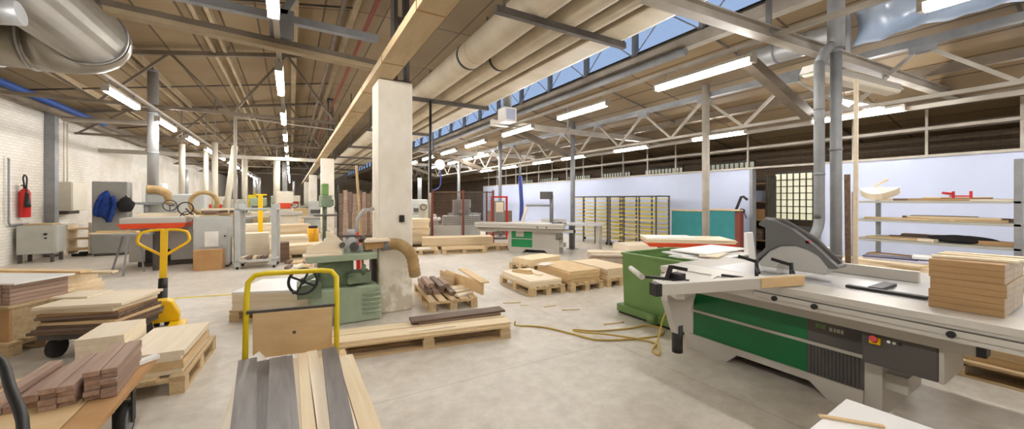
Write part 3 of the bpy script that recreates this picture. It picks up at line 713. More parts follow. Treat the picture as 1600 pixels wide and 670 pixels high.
# ------------------------------------------------------------------ board pallets in the middle of the floor
def sheet_stack(loc, size, n, rz, m, lab, cat='board', group=None, jit=.012, name='wooden_board', bev=.002):
    """n boards lying on one another"""
    l, w, th = size
    for i in range(n):
        board(name, lab + ', ' + fromtop(i, n), cat, size, (loc[0] + random.uniform(-jit, jit), loc[1] + random.uniform(-jit, jit), loc[2] + i * (th + .0006)), rz + random.uniform(-jit, jit), m, group or (lab + ' stack'), bev)
pg = 'low pallets in the middle of the floor'
pallet((3.78, 5.78, 0), 1.2, .68, PI / 2 - .05, 'left of three low pallets on open floor, pale boards on it', pg)
sheet_stack((3.78, 5.8, .1445), (1.12, .62, .018), 5, PI / 2 - .05, 'birch', 'pale board on the left floor pallet')
for i in range(3):
    board('offcut', ['short offcut on the left floor pallet, long one', 'short offcut on the left floor pallet, raised one', 'flat offcut on the left floor pallet'][i], 'offcut', ([.42, .3, .35][i], .09, .03), (3.72 + [0, .03, .15][i], 6.0 + [0, -.02, -.25][i], .238 + [0, .031, 0][i]), [1.9, 2.1, 1.5][i], ['ply', 'pallet', 'birch'][i], 'offcuts on the left floor pallet')
pallet((4.55, 5.68, 0), 1.2, .72, PI / 2 - .05, 'middle of three low pallets on open floor, tan boards on it', pg)
sheet_stack((4.55, 5.7, .1445), (1.1, .66, .022), 9, PI / 2 - .05, 'ply', 'tan board on the middle floor pallet')
board('paper_wrap', 'white paper flap on the tan boards of the middle pallet', 'paper', (.3, .2, .006), (4.27, 6.02, .3485), .3, 'paper')
pallet((5.35, 5.62, 0), 1.15, .7, PI / 2 - .05, 'right of three low pallets on open floor, yellowish planks on it', pg)
sheet_stack((5.35, 5.64, .1445), (1.1, .62, .045), 4, PI / 2 - .05, 'pine', 'yellowish plank slab on the right floor pallet')
pallet((5.0, 7.4, 0), 1.1, .7, .2, 'pallet of planks behind the three low pallets')
sheet_stack((5.0, 7.4, .1445), (1.0, .6, .04), 3, .2, 'pine', 'yellow plank slab behind the three low pallets')

# long pallet in front of the column
rz = math.radians(-10)
pallet((1.32, 4.2, 0), 1.86, .52, rz, 'long low pallet with planks in front of the green machine')
for i in range(2):
    board('long_plank', ['pale long plank on the long pallet, front', 'pale long plank on the long pallet, behind the front one'][i], 'plank', (1.95, .2, .026), (1.28 - .0 * i + .035 * i, 4.09 + .225 * i, .1445), rz + [.0, .01][i], 'pine', 'pale planks on the long pallet')
board('long_plank', 'dark brown plank on the long pallet, upper one', 'plank', (1.15, .2, .022), (1.76, 4.3, .1935), rz + .06, 'sheetdark', 'dark planks on the long pallet')
board('long_plank', 'dark brown plank on the long pallet, lower one', 'plank', (1.0, .16, .022), (1.76, 4.26, .171), rz + .03, 'walnut', 'dark planks on the long pallet')
board('offcut', 'thin pale strip on the front plank of the long pallet', 'offcut', (.5, .03, .012), (1.35, 4.04, .171), rz + .05, 'birch')
# pallet of brown offcuts behind it
rz2 = PI / 2 - .12
pallet((2.13, 5.85, 0), 1.35, .72, rz2, 'pallet with a rim of boards and brown offcuts beside the column')
random.seed(11)
for i in range(9):
    lv = i // 4
    board('timber_offcut', 'brown timber offcut on the pallet beside the column, ' + ORD[i] + ' of the heap', 'offcut', (random.uniform(.55, .95), .085, .06), (1.87 + (i % 4) * .102, 5.95 + random.uniform(-.15, .2), .1445 + lv * .0605), rz2 + random.uniform(-.01, .01), 'strip' if i % 3 else 'walnut', 'brown offcuts on the pallet beside the column')
for i in range(3):
    board('timber_offcut', ['pale offcut lying loose on the column pallet, near', 'pale offcut lying loose on the column pallet, middle', 'pale sheet offcut on the column pallet'][i], 'offcut', ([.3, .34, .3][i], [.1, .09, .22][i], .03), (2.28 + .02 * i, 5.35 + .22 * i, .1445), [.3, .1, 0][i], 'birch', 'pale offcuts on the column pallet')
def upright(name, label, cat, p0, p1, z0, h, th, m, group=None):
    d = Vector((p1[0] - p0[0], p1[1] - p0[1], 0)); L = d.length
    o = MB().box(-L / 2, L / 2, -th / 2, th / 2, 0, h).build(name, m, None, ((p0[0] + p1[0]) / 2, (p0[1] + p1[1]) / 2, z0), math.atan2(d.y, d.x), .002, 1)
    return tag(o, label, cat, group)
upright('side_board', 'board standing on edge along the right rim of the offcut pallet', 'board', (2.53, 5.2), (2.42, 6.5), .1445, .19, .025, 'ply')
upright('side_board', 'board standing on edge at the far rim of the offcut pallet', 'board', (2.3, 6.47), (2.38, 6.02), .1445, .2, .025, 'pallet')
board('long_plank', 'plank lying over the right rim of the offcut pallet', 'plank', (1.25, .14, .022), (2.6, 5.75, .338), rz2, 'ply')

# floor litter and cable
sp = [((2.95, 5.05), .1), ((3.35, 4.6), .35), ((3.5, 4.3), .12), ((3.05, 4.85), -.2), ((3.6, 3.55), .3)]
for i, ((x, y), a) in enumerate(sp):
    board('wood_splinter', 'thin brown wood splinter on the open floor, ' + ['by the offcut pallet', 'short one in the middle', 'longer one near the green bin', 'pale one', 'nearest to the yellow cable'][i], 'wood scrap', ([.28, .2, .26, .12, .3][i], .022, .012), (x, y, .0005), a - .5, 'pallet' if i != 3 else 'birch', 'splinters on the floor')
cp = [(2.30, 3.86, .15), (2.36, 3.96, .07), (2.5, 4.05, .012), (2.72, 3.86, .012), (2.88, 3.5, .012), (2.98, 3.23, .012), (3.18, 3.1, .012), (3.45, 3.0, .012), (3.75, 2.95, .012), (3.93, 3.08, .012), (3.88, 3.26, .012), (3.6, 3.3, .012),
      (3.2, 3.42, .014), (2.98, 3.6, .014), (2.98, 3.44, .03), (3.2, 3.22, .03), (3.48, 2.85, .014), (3.38, 2.68, .014), (3.25, 2.58, .014), (3.3, 2.7, .014), (3.5, 2.8, .02), (3.72, 2.9, .2), (3.78, 2.84, .42), (3.8, 2.72, .6)]
def smooth_path(p, k=6):
    out = []; P = [Vector(q) for q in p]
    for i in range(len(P) - 1):
        a, b, c, d = P[max(i - 1, 0)], P[i], P[i + 1], P[min(i + 2, len(P) - 1)]
        for j in range(k):
            t = j / k; out.append(.5 * ((2 * b) + (c - a) * t + (2 * a - 5 * b + 4 * c - d) * t * t + (3 * b - a - 3 * c + d) * t ** 3))
    out.append(P[-1]); return [(q.x, q.y, max(q.z, .011)) for q in out]
tag(MB().tube(smooth_path(cp), .010, 8).build('power_cable', 'cable'), 'yellow power cable looping across the floor to the panel saw', 'cable')

# ------------------------------------------------------------------ trolley with planks, centre foreground
rt = math.radians(0)
t = thing('platform_trolley', 'platform trolley with yellow push handle, centre foreground', 'trolley', (.02, 2.35, 0))
MB().box(-.33, .34, -1.05, .85, .40, .44).build('platform', 'ply', t, bev=.004); MB().box(-.31, .32, -1.0, .82, .35, .40).build('frame', 'steeldk', t)
def tilt_tube():
    pts = [(-.295, .80, .38), (-.31, .90, .9), (-.308, .93, 1.0), (-.27, .945, 1.045), (-.2, .95, 1.055), (.17, .94, 1.055), (.24, .935, 1.045), (.275, .92, 1.0), (.28, .89, .9), (.285, .80, .38)]
    return MB().tube(pts, .019, 12)
HR = dict(loc=(-.1438, .0122, 0), rz=-.17)
tilt_tube().build('push_handle', 'yellow2', t, **HR)
pb = MB().box(-.26, .25, .845, .862, .47, .79).build('back_panel', 'ply', t, bev=.003, **HR)
MB().cyl((.0, .8445, .63), (.0, .846, .63), .012, 12).build('screw', 'steeldk', pb)
MB().bar((-.30, .86, .80), (.27, .86, .80), .02, .02).build('cross_bar', 'steeldk', t, **HR)
for x, y in ((-.26, -.85), (.27, -.85), (-.26, .65), (.27, .65)):
    w_ = MB().cyl((x - .02, y, .1), (x + .02, y, .1), .1, 20).build('wheel', 'rubber', t)
    MB().box(x - .035, x + .035, y - .04, y + .04, .2, .35).bar((x - .03, y, .1), (x - .03, y, .3), .008, .05).bar((x + .03, y, .1), (x + .03, y, .3), .008, .05).build('fork', 'steel', w_)
# layers of planks on it; Y from 1.3 to about 3.15
lg = 'planks on the yellow handled trolley'
def tp(x0, x1, w_, th, z, m, label, y0=1.25, y1=3.12):
    """plank whose centre runs from x0 (near) to x1 (far)"""
    L = math.hypot(x1 - x0, y1 - y0)
    return board('long_plank', label, 'plank', (L, w_, th), ((x0 + x1) / 2, (y0 + y1) / 2, z), math.atan2(y1 - y0, x1 - x0), m, lg, .0015)
tp(-.24, -.24, .13, .024, .4405, 'birch', 'pale plank at the left edge of the trolley load')
tp(-.10, -.10, .13, .024, .4405, 'birch', 'pale plank under the left grey planks of the trolley')
tp(.04, .04, .13, .024, .4405, 'birch', 'pale plank in the middle of the trolley, lowest layer')
tp(.20, .20, .17, .024, .4405, 'birch', 'pale plank below the right grey plank of the trolley', 1.25, 3.04)
tp(.34, .34, .10, .024, .4405, 'pine', 'cream plank along the right edge of the trolley load', 1.25, 3.0)
tp(-.14, -.17, .115, .026, .465, 'greyoak', 'grey stained plank lying below, between the left two')
tp(-.135, -.255, .105, .03, .4915, 'greyoak', 'grey stained plank at the left of the trolley load')
tp(.0, -.05, .115, .026, .4655, 'greyoak', 'grey stained plank in the middle, partly covered')
tp(-.03, -.075, .105, .03, .4923, 'greyoak', 'grey stained plank on top, second from the left', 1.25, 3.05)
tp(.075, .07, .06, .03, .465, 'pine', 'narrow cream plank beside the middle grey plank')
tp(.15, .13, .065, .034, .465, 'birch', 'narrow cream plank left of the right grey plank')
tp(.19, .24, .1, .028, .4995, 'greyoak', 'grey stained plank at the right of the trolley load', 1.25, 3.03)
board('paper_wrap', 'white paper scrap at the left far corner of the trolley', 'paper', (.05, .04, .03), (-.28, 3.14, .47), .3, 'paper')
board('white_offcut', 'white panel offcut leaning behind the trolley planks', 'offcut', (.16, .1, .02), (-.21, 3.16, .47), 1.2, 'white', None, .002, (.9, 0))

# white stack on pallet behind the trolley
pallet((-.12, 6.35, 0), .95, .8, -.35, 'pallet under the white sheets behind the yellow handle')
n = 8
for i in range(n):
    board('white_sheet', 'white sheet on the pallet behind the trolley handle, ' + fromtop(i, n), 'sheet', (.95, .85, .03), (-.08 + random.uniform(-.01, .01), 6.35, .1445 + i * .0306), -.35, 'birch' if i < n - 1 else 'white', 'white sheets behind the trolley handle')

# ------------------------------------------------------------------ green spindle moulder beside the column
t = thing('spindle_moulder', 'old sage green woodworking machine with black handwheel by the column', 'machine', (.62, 5.5, 0))
body = MB()
prof = []
w2, hh, rr_ = .43, .47, .09
for i in range(7): a = PI / 2 * i / 6; prof.append((w2 - rr_ + rr_ * math.cos(a), hh - rr_ + rr_ * math.sin(a)))
for i in range(7): a = PI / 2 + PI / 2 * i / 6; prof.append((-w2 + rr_ + rr_ * math.cos(a), hh - rr_ + rr_ * math.sin(a)))
prof = [(w2, 0)] + prof + [(-w2, 0)]
bo = body.prism(prof, 'y', -.24, .3).build('base', 'sage', t, bev=.03, seg=3)
for i in range(5): MB().tube([(.18, -.245, .12 + i * .06), (.30, -.262, .125 + i * .06), (.42, -.245, .13 + i * .06)], .010, 8).build('louvre', 'sage', bo)
MB().cyl((-.13, -.24, .16), (-.13, -.29, .16), .018, 10).cyl((-.13, -.27, .06), (-.13, -.27, .24), .012, 8).box(-.16, -.1, -.27, -.24, .04, .12).build('pedal_lever', 'steeldk', t)
MB().box(-.32, .1, -.12, .28, .45, .82).build('pillar', 'sagedk', t, bev=.05, seg=3)
MB().box(.02, .3, -.2, .1, .5, .64).cyl((.05, -.2, .56), (.05, -.28, .56), .05, 14).cyl((.2, -.18, .62), (.2, -.25, .74), .03, 12).build('gearbox', 'sagedk', t)
MB().box(-.46, .36, -.3, .34, .82, .9).build('table', 'sage', t, bev=.012)
hw = MB().ring((-.5, -.42, .64), .148, .016, 'y', 32, 10).build('handwheel', 'black', t)
sp_ = MB().cyl((-.5, -.45, .64), (-.5, -.33, .64), .03, 14)
for i in range(4): a = PI / 4 + .3 + i * PI / 2; sp_.bar((-.5, -.42, .64), (-.5 + .145 * math.cos(a), -.42, .64 + .145 * math.sin(a)), .022, .03, (0, 1, 0))
sp_.build('spokes', 'black', hw)
MB().cyl((-.5, -.34, .64), (-.3, 0, .64), .03, 12).box(-.56, -.3, -.3, .05, .40, .56).build('wheel_shaft', 'sagedk', t)
MB().cyl((-.60, -.42, .53), (-.60, -.5, .53), .014, 10).build('crank_grip', 'black', hw)
fe = MB().prism([(-.46, .923), (-.04, .923), (-.04, 1.05), (-.13, 1.15), (-.24, 1.2), (-.24, 1.08), (-.46, 1.0)], 'y', -.16, -.12).build('wooden_fence', 'birch', t, bev=.004)
MB().box(-.5, -.06, -.3, -.1, .901, .922).build('wooden_bed', 'birch', t)
MB().cyl((.08, .02, .9), (.08, .02, 1.1), .09, 18).cyl((.08, .02, 1.1), (.08, .02, 1.2), .05, 14).box(-.02, .22, -.08, .16, .9, .98).build('cutter_head', 'machine', t)
hd = MB().cyl((-.05, -.12, 1.0), (-.05, -.2, 1.02), .035, 12).cyl((.18, -.1, 1.05), (.22, -.16, 1.1), .03, 12).cyl((.1, -.1, .98), (.1, -.17, .98), .055, 14).bar((-.08, -.05, 1.12), (.26, -.05, 1.1), .03, .03); hd.build('adjuster_knobs', 'steeldk', t)
MB().sph((-.17, -.0, 1.06), .09, .07, .06).build('sack_cover', 'white', t)
MB().box(.22, .56, -.18, .18, 1.03, 1.06).build('outfeed_board', 'birch', t)
MB().prism([(.24, .92), (.5, .94), (.54, 1.03), (.22, 1.03)], 'y', -.14, .14).build('extraction_hood', 'orange', t, bev=.01)
bpy.data.objects['extraction_hood'].data.materials[0] = M['card']
MB().tube([(.16, .1, 1.15), (.18, .15, 1.34), (.26, .16, 1.45), (.4, .16, 1.47)], .025, 10).build('curved_pipe', 'machine', t)
MB().cyl((.48, -.05, .97), (.585, -.12, .985), .082, 20).build('hose_coupling', 'steel', t)
hp = smooth_path([(.58, -.12, .985), (.66, -.22, .985), (.74, -.30, .93), (.81, -.33, .82), (.84, -.33, .66), (.86, -.31, .56)], 5)
hr = MB(); hr.tube(hp, .078, 18, rr=[.078 + (.004 if i % 2 else -.003) for i in range(len(hp))]); hr.build('suction_hose', 'hose', t)
MB().box(.36, .41, .1, .28, 0, .82).build('side_support', 'steeldk', t)
tag(MB().bar((.95, 5.95, 0), (.82, 5.9, 2.1), .05, .03).build('leaning_plank', 'ply'), 'tall tan plank leaning behind the green machine', 'plank')
t = thing('red_jack_post', 'red post standing behind the green machine', 'post', (.95, 6.6, 0)); MB().cyl((0, 0, 0), (0, 0, 1.32), .035, 10).build('tube', 'red', t); MB().box(-.12, .12, -.12, .12, 0, .03).build('foot', 'red', t)

# ------------------------------------------------------------------ left foreground cart with brown blocks
t = thing('flat_cart', 'low flat cart with black wheel and handle, lower left', 'cart', (-1.3, 2.75, 0))
MB().box(-.42, .29, -1.0, .95, .415, .45).build('deck', 'ply', t, bev=.003); MB().box(.295, .445, -1.0, .98, .41, .446).build('deck_edge_board', 'card', t, bev=.003)
MB().box(-.38, .36, -.9, .85, .34, .41).build('frame', 'steeldk', t)
for x, y in ((.34, .72), (-.35, .72), (.34, -.75), (-.35, -.75)):
    q = MB().ring((x, y, .13), .1, .03, 'x', 24, 10).build('wheel', 'rubber', t); MB().cyl((x - .03, y, .13), (x + .03, y, .13), .075, 18).build('hub', 'steel', q)
    MB().box(x - .05, x - .04, y - .03, y + .03, .12, .34).box(x + .04, x + .05, y - .03, y + .03, .12, .34).build('fork', 'black', q)
MB().tube(smooth_path([(.43, -.99, .40), (.5, -.88, .68), (.50, -.77, .80), (.38, -.55, .88), (.24, -.32, .95), (.0, -.16, 1.0), (-.25, -.2, 1.0), (-.4, -.4, .92), (-.42, -.8, .6), (-.42, -.99, .4)], 4), .016, 12).build('handle', 'black', t)
gb = 'brown blocks on the lower left cart'
def blocks(x0, y0, nx, nz, w_, h_, L, word, a, drop=()):
    n_ = 0
    for k_ in range(nz):
        for i in range(nx):
            if (i, k_) in drop: continue
            board('hardwood_block', 'reddish block in ' + word + ' cart pile, ' + fromtop(k_, nz) + ' layer, ' + ('left', 'middle', 'right')[i if nx == 3 else i * 2] , 'wood block', (L + random.uniform(-.015, .015), w_, h_),
                  (x0 + i * (w_ + .003) - math.sin(a) * 0, y0 + L / 2 + random.uniform(-.012, .012), .4505 + k_ * (h_ + .001)), PI / 2 + a, 'strip', gb, .0015)
blocks(-1.0, 3.08, 2, 6, .068, .027, .52, 'tallest right hand', .05)
blocks(-1.155, 3.06, 2, 4, .066, .029, .56, 'middle', .02)
blocks(-1.36, 3.12, 3, 2, .066, .04, .58, 'lowest left hand', -.03, ((1, 1),))
board('hardwood_plank', 'reddish brown wide board at the left edge of the cart', 'plank', (.9, .2, .03), (-1.62, 3.15, .4505), PI / 2, 'strip')
board('paper_wrap', 'white paper scrap at the far right corner of the cart', 'paper', (.14, .05, .03), (-.885, 3.62, .4505), .9, 'paper')

# pallet with pale slabs and the yellow pallet jack
pallet((-1.15, 4.62, 0), 1.05, .84, PI / 2 - .06, 'pallet carrying pale slabs in front of the yellow pallet jack')
for i in range(5):
    board('pale_slab', 'pale slab in the wide low stack before the pallet jack, ' + fromtop(i, 5), 'board', (.82, .44, .036 if i < 4 else .045), (-.985 + random.uniform(-.012, .012), 4.57, .1445 + i * .0366), PI / 2 - .06, 'birch' if i in (0, 3, 4) else 'ply', 'wide pale slabs before the pallet jack')
for i in range(6):
    board('pale_slab', 'pale slab in the narrow high stack before the pallet jack, ' + fromtop(i, 6), 'board', (.5, .3, .05), (-1.37 + random.uniform(-.008, .008), 4.72, .1445 + i * .0506), PI / 2 - .03, 'birch', 'narrow pale slabs before the pallet jack')
t = thing('pallet_jack', 'yellow hand pallet jack parked behind the pale slabs', 'pallet jack', (-1.40, 6.22, 0), .12)
MB().prism([(-.19, .1), (.19, .1), (.19, .18), (.12, .34), (.07, .37), (-.07, .37), (-.12, .34), (-.19, .18)], 'y', -.1, .08).build('hood', 'yellow', t, bev=.015)
MB().box(-.26, -.1, -.98, -.05, .06, .1).build('fork', 'yellow', t); MB().box(.1, .26, -.98, -.05, .06, .1).build('fork', 'yellow', t)
for x in (-.18, .18): MB().cyl((x - .05, -.85, .045), (x + .05, -.85, .045), .04, 14).build('roller', 'rubber', t)
for x in (-.05, .05): MB().cyl((x - .025, .2, .09), (x + .025, .2, .09), .09, 18).build('wheel', 'rubber', t)
MB().cyl((0, .2, .1), (0, .26, .46), .05, 14).build('pump', 'black', t)
MB().cyl((0, .26, .42), (0, .3, .58), .048, 14).build('lower_pole', 'black', t)
MB().bar((0, .3, .56), (0, .42, 1.2), .07, .055, (0, 1, 0)).build('pole', 'yellow', t)
h = MB()
for s_ in (-1, 1): h.tube(smooth_path([(0, .36, .86), (s_ * .1, .38, .93), (s_ * .235, .405, 1.03), (s_ * .25, .41, 1.09), (s_ * .22, .42, 1.17), (s_ * .1, .43, 1.2), (0, .43, 1.2)], 4), .018, 10)
h.build('handle_loop', 'yellow', t)

# sheets on the dark trolley, left
t = thing('sheet_trolley', 'dark steel trolley under the stacked sheets at left', 'trolley', (-1.76, 5.77, 0), math.radians(-19))
MB().box(-.33, .33, -.3, .3, .2, .26).build('frame', 'steeldk', t)
for x in (-.25, .25):
    for y in (-.2, .2): MB().cyl((x - .025, y, .1), (x + .025, y, .1), .1, 16).build('wheel', 'rubber', t); MB().box(x - .04, x + .04, y - .03, y + .03, .16, .2).build('fork', 'steeldk', t)
mm = ['sheetdark', 'walnut', 'sheetdark', 'ply', 'sheetdark', 'walnut', 'mdf', 'birch', 'birch', 'birch']
ww = [1.0, .98, .95, .9, .9, .92, .9, .86, .95, .97]; z = .2605
for i in range(10):
    th = .028
    board('sheet', ('pale ' if mm[i] in ('birch', 'pine', 'ply') else 'brown ') + 'sheet on the dark trolley at left, ' + fromtop(i, 10), 'sheet', (.74 * ww[i], .67 * ww[i], th), (-1.76 + random.uniform(-.025, .025), 5.77 + random.uniform(-.025, .025), z), math.radians(-19) + random.uniform(-.07, .07), mm[i], 'sheets on the dark trolley'); z += th + .0007
board('sheet', 'cream sheet half on the trolley stack, farther left piece', 'sheet', (.34, .3, .02), (-1.98, 5.98, z), -.4, 'birch')
board('paper_wrap', 'white plastic wrap hanging by the trolley sheets', 'wrap', (.16, .06, .02), (-1.47, 5.42, .2606), .7, 'paper')

# brown strip blocks on crate and pallet at the left edge
ra = math.radians(-30); bx, by = -2.72, 6.42
def rot(dx, dy): return (bx + dx * math.cos(ra) - dy * math.sin(ra), by + dx * math.sin(ra) + dy * math.cos(ra))
pallet((bx, by, 0), 1.0, .7, ra, 'pallet under the crate of brown strips at the left edge')
t = thing('wooden_crate', 'low wooden crate below the brown strips at the left edge', 'crate', (bx, by, .1445), ra)
for nm, q in (('front_panel', (-.44, .44, -.31, -.285)), ('back_panel', (-.44, .44, .285, .31)), ('end_panel', (-.44, -.415, -.285, .285)), ('end_panel', (.415, .44, -.285, .285))):
    MB().box(q[0], q[1], q[2], q[3], 0, .34).build(nm, 'card' if 'front' in nm else 'pallet', t)
MB().box(-.46, .46, -.33, .33, .34, .36).build('lid', 'pallet', t); MB().box(-.3, -.25, -.325, -.31, .0, .34).box(.25, .3, -.325, -.31, 0, .34).build('batten', 'pallet', t)
key = None
for kz in range(5):
    for kx in range(9):
        x, y = rot(-.36 + kx * .088, 0)
        board('hardwood_strip', 'brown strip in left edge block, ' + fromtop(kz, 5) + ' row, ' + ORD[kx] + ' from left', 'wood strip', (.52, .08, .04), (x, y, .505 + kz * .0425), ra + PI / 2, 'strip', 'strips in the block at the left edge', .004)
x, y = rot(.02, 0)
board('white_board', 'white board lying on the block of brown strips', 'board', (.86, .55, .018), (x, y, .7185), ra, 'white')
# low timber stacks beyond
pallet((-3.3, 8.3, 0), 1.2, .8, ra, 'pallet of cream timber beyond the brown strip block')
sheet_stack((-3.3, 8.3, .1445), (1.3, .8, .06), 6, ra, 'pine', 'cream timber slab beyond the brown strip block', jit=.05)
board('long_plank', 'long cream plank sticking out over the timber at left', 'plank', (1.7, .12, .03), (-3.1, 8.1, .509), -.25, 'pine')
board('long_plank', 'tan plank lying over the timber at left', 'plank', (1.5, .14, .03), (-3.2, 8.3, .5395), -.6, 'ply')

# ================================================================== right side
t = thing('extraction_duct', 'grey vertical extraction pipe bending at its foot, behind the blade hood', 'duct', (5.60, 2.10, 0))
MB().tube(smooth_path([(0, 0, 3.3), (0, 0, 1.6), (0, 0, 1.35), (-.06, .01, 1.2), (-.2, .04, 1.06), (-.42, .08, .97)], 4), .055, 20).build('pipe', 'steel', t)
MB().tube([(0, 0, 3.28), (.05, -.04, 3.42), (.12, -.09, 3.5)], .055, 14).build('top_bend', 'steel', t)
for z in (1.9, 2.7): MB().cyl((0, 0, z), (0, 0, z + .03), .059, 20).build('collar', 'steel', t)
MB().box(-.55, -.4, -.02, .2, .899, 1.02).build('outlet_box', 'dkgrey', t)
t = thing('extraction_duct', 'straight grey vertical extraction pipe beside the bending one', 'duct', (5.76, 1.99, 0))
MB().cyl((0, 0, 0), (0, 0, 3.45), .058, 20).build('pipe', 'steel', t); MB().cyl((0, 0, 3.45), (0, 0, 5.84), .085, 20).build('upper_pipe', 'steel', t)
for z in (.9, 2.2, 3.4): MB().cyl((0, 0, z), (0, 0, z + .03), .064, 20).build('collar', 'steel', t)
tag(MB().bar((5.93, 1.86, 0), (5.86, 1.83, 3.05), .04, .025).build('timber_stick', 'birch'), 'long pale timber stick standing beside the vertical pipes', 'stick')
tag(MB().bar((6.08, 1.97, 0), (6.06, 1.98, 1.92), .05, .04).build('timber_stick', 'sheetdark'), 'short brown timber stick standing by the rack', 'stick')
tag(MB().bar((6.15, 1.93, 0), (6.14, 1.94, 1.70), .04, .03).build('timber_stick', 'mdfedge'), 'pale brown stick nearest the steel rack end', 'stick')

# steel rack
t = thing('steel_rack', 'grey steel rack loaded with scrap wood before the blue partition', 'rack', (8.0, .9, 0))
SL = 1.62
for x in (0, 1.05):
    MB().box(x - .03, x + .03, -.04, .03, 0, 2.12 if x == 0 else 1.6).build('post', 'steel', t)
    MB().box(x - .025, x + .025, SL - .03, SL + .03, 0, 1.6).build('post', 'steel', t)
zs = [.30, .64, .98, 1.29, 1.585]
for z in zs:
    MB().box(-.03, 1.08, -.03, SL + .03, z - .035, z).build('shelf', 'cabpale', t, bev=.004)
tag(MB().bar((7.88, .72, 0), (7.93, .70, 2.12), .12, .03).build('leaning_board', 'ply'), 'tan board leaning on the near post of the steel rack', 'board')
o = MB().prism([(-.3 * math.sin(PI * i / 14) ** .7, -.24 + .48 * i / 14) for i in range(15)], 'z', 0, .11).build('curved_seat_part', 'birch', None, (8.36, 2.31, 1.702), 0, .006)
o.rotation_euler = (0, -.38, .1); tag(o, 'pale half round wooden piece on the left end of the rack top', 'wooden piece')
tag(MB().bar((8.30, 2.36, 1.82), (8.32, 2.20, 1.93), .05, .03).build('offcut', 'birch'), 'small pale offcut on the half round wooden piece', 'offcut')
sc = [(1.586, 8.25, 1.75, .75, .07, .035, 'walnut', 1.45, 'dark batten on the rack top, behind the red clamp'), (1.586, 8.12, 1.62, .6, .06, .03, 'mdf', 1.7, 'brown batten on the rack top, front'), (1.586, 8.2, 1.25, .75, .1, .02, 'birch', 1.5, 'long pale strip on the rack top by the near post'),
      (1.291, 8.2, 1.95, 1.0, .12, .03, 'ply', 1.5, 'tan plank on the second shelf, left'), (1.291, 8.18, 1.35, .7, .12, .035, 'pallet', 1.65, 'tan plank on the second shelf, right'), (1.326, 8.2, 1.5, .9, .08, .03, 'pine', 1.52, 'cream plank lying on the second shelf pile'),
      (1.291, 8.5, 1.2, .5, .1, .05, 'walnut', 1.4, 'dark short block on the second shelf, behind'), (.981, 8.2, 2.05, .75, .12, .03, 'pallet', 1.5, 'tan plank on the third shelf, left'), (.981, 8.15, 1.72, .18, .12, .04, 'birch', 1.3, 'small pale block on the third shelf'),
      (.981, 8.2, 1.1, .4, .16, .06, 'mdf', 1.5, 'brown block on the third shelf, near end'), (.641, 8.2, 2.1, .6, .2, .1, 'card', 1.5, 'brown bundle on the fourth shelf'), (.641, 8.2, 1.4, .8, .3, .05, 'sheetdark', 1.5, 'dark board on the fourth shelf')]
for z, x, y, L, w_, h_, m_, a, lab in sc: board('scrap_wood', lab, 'scrap wood', (L, w_, h_), (x, y, z), a, m_, 'scrap wood on the steel rack')
def lump(name, m, loc, r, seed, label, cat, n=22, mm_=12):
    rn = random.Random(seed); ph = [rn.uniform(0, 6) for _ in range(6)]
    b = MB().sph((0, 0, 0), *r, n, mm_); v2 = []
    for x, y, z in b.v:
        k = 1 + .14 * math.sin(9 * x / r[0] * .5 + ph[0] + 3 * z / r[2]) + .12 * math.sin(4 * y / r[1] + ph[1]) * math.cos(3 * x / r[0] + ph[2])
        v2.append((x * k, y * k, max(z * k, -r[2] * .8)))
    b.v = v2
    return tag(b.build(name, m, None, loc), label, cat)
lump('plastic_bag', 'blackfab', (8.25, 1.42, 1.036), (.16, .3, .06), 3, 'black crumpled bag on the third rack shelf', 'bag')
t = thing('clamp', 'red hand clamp on the rack top', 'clamp', (8.2, 1.42, 1.622), .2)
MB().bar((0, -.1, .03), (0, .1, .03), .02, .02).bar((0, -.1, .0), (0, -.1, .1), .03, .03).bar((0, .06, 0), (0, .06, .1), .03, .03).build('frame', 'red', t); MB().cyl((0, .06, .06), (0, .17, .08), .018, 10).build('grip', 'red', t)

# work bench behind the saw, with piles
t = thing('work_bench', 'wooden bench behind the panel saw, covered with boards', 'bench', (6.75, 1.35, 0))
MB().box(-.55, .55, -1.25, 1.55, .70, .75).build('top', 'ply', t)
for x in (-.48, .48):
    for y in (-1.15, 1.45): MB().box(x - .04, x + .04, y - .04, y + .04, 0, .70).build('leg', 'pallet', t)
MB().box(-.5, .5, -1.1, 1.4, .25, .29).build('lower_shelf', 'pallet', t)
pl = [('birch', .9, .5, .05, 6.55, 1.75, 'cream board on the bench left of the brown stack, lowest'), ('pine', .7, .4, .03, 6.5, 1.7, 'cream board on the bench left of the brown stack, upper'), ('lilac', .6, .5, .02, 6.75, 1.65, 'pale purple sheet on the bench pile'), ('navy', .5, .3, .014, 6.7, 1.75, 'dark navy sheet on the bench pile'), ('white', .55, .3, .03, 6.85, 1.3, 'white sheet on top of the bench pile')]
z = .7505
for m_, L, w_, h_, x, y, lab in pl:
    board('sheet', lab, 'sheet', (L, w_, h_), (x, y, z), PI / 2 + random.uniform(-.2, .2), m_, 'sheets on the bench'); z += h_ + .0006
for i in range(4):
    board('long_plank', 'cream plank on the right half of the bench, ' + fromtop(i, 4), 'plank', (1.1, .45, .035), (6.6, .62, .7505 + i * .0356), PI / 2 + [.03, -.05, .02, .1][i], ['pallet', 'mdf', 'birch', 'birch'][i], 'cream planks on the bench')
t = thing('open_box', 'brown cardboard box with dark open lid behind the blade hood', 'box', (6.35, 2.62, .7505), .25)
MB().box(-.2, .2, -.18, .18, 0, .30).build('body', 'card', t); MB().prism([(-.2, .30), (-.16, .30), (-.02, .46), (-.05, .47)], 'y', -.18, .18).build('lid', 'black', t)
board('white_box', 'small white box in front of the brown cardboard box', 'box', (.16, .12, .2), (6.33, 2.28, .7505), .3, 'white')
t = thing('white_wedge', 'white wedge shaped stand seen left of the blade hood', 'stand', (5.35, 2.72, 0))
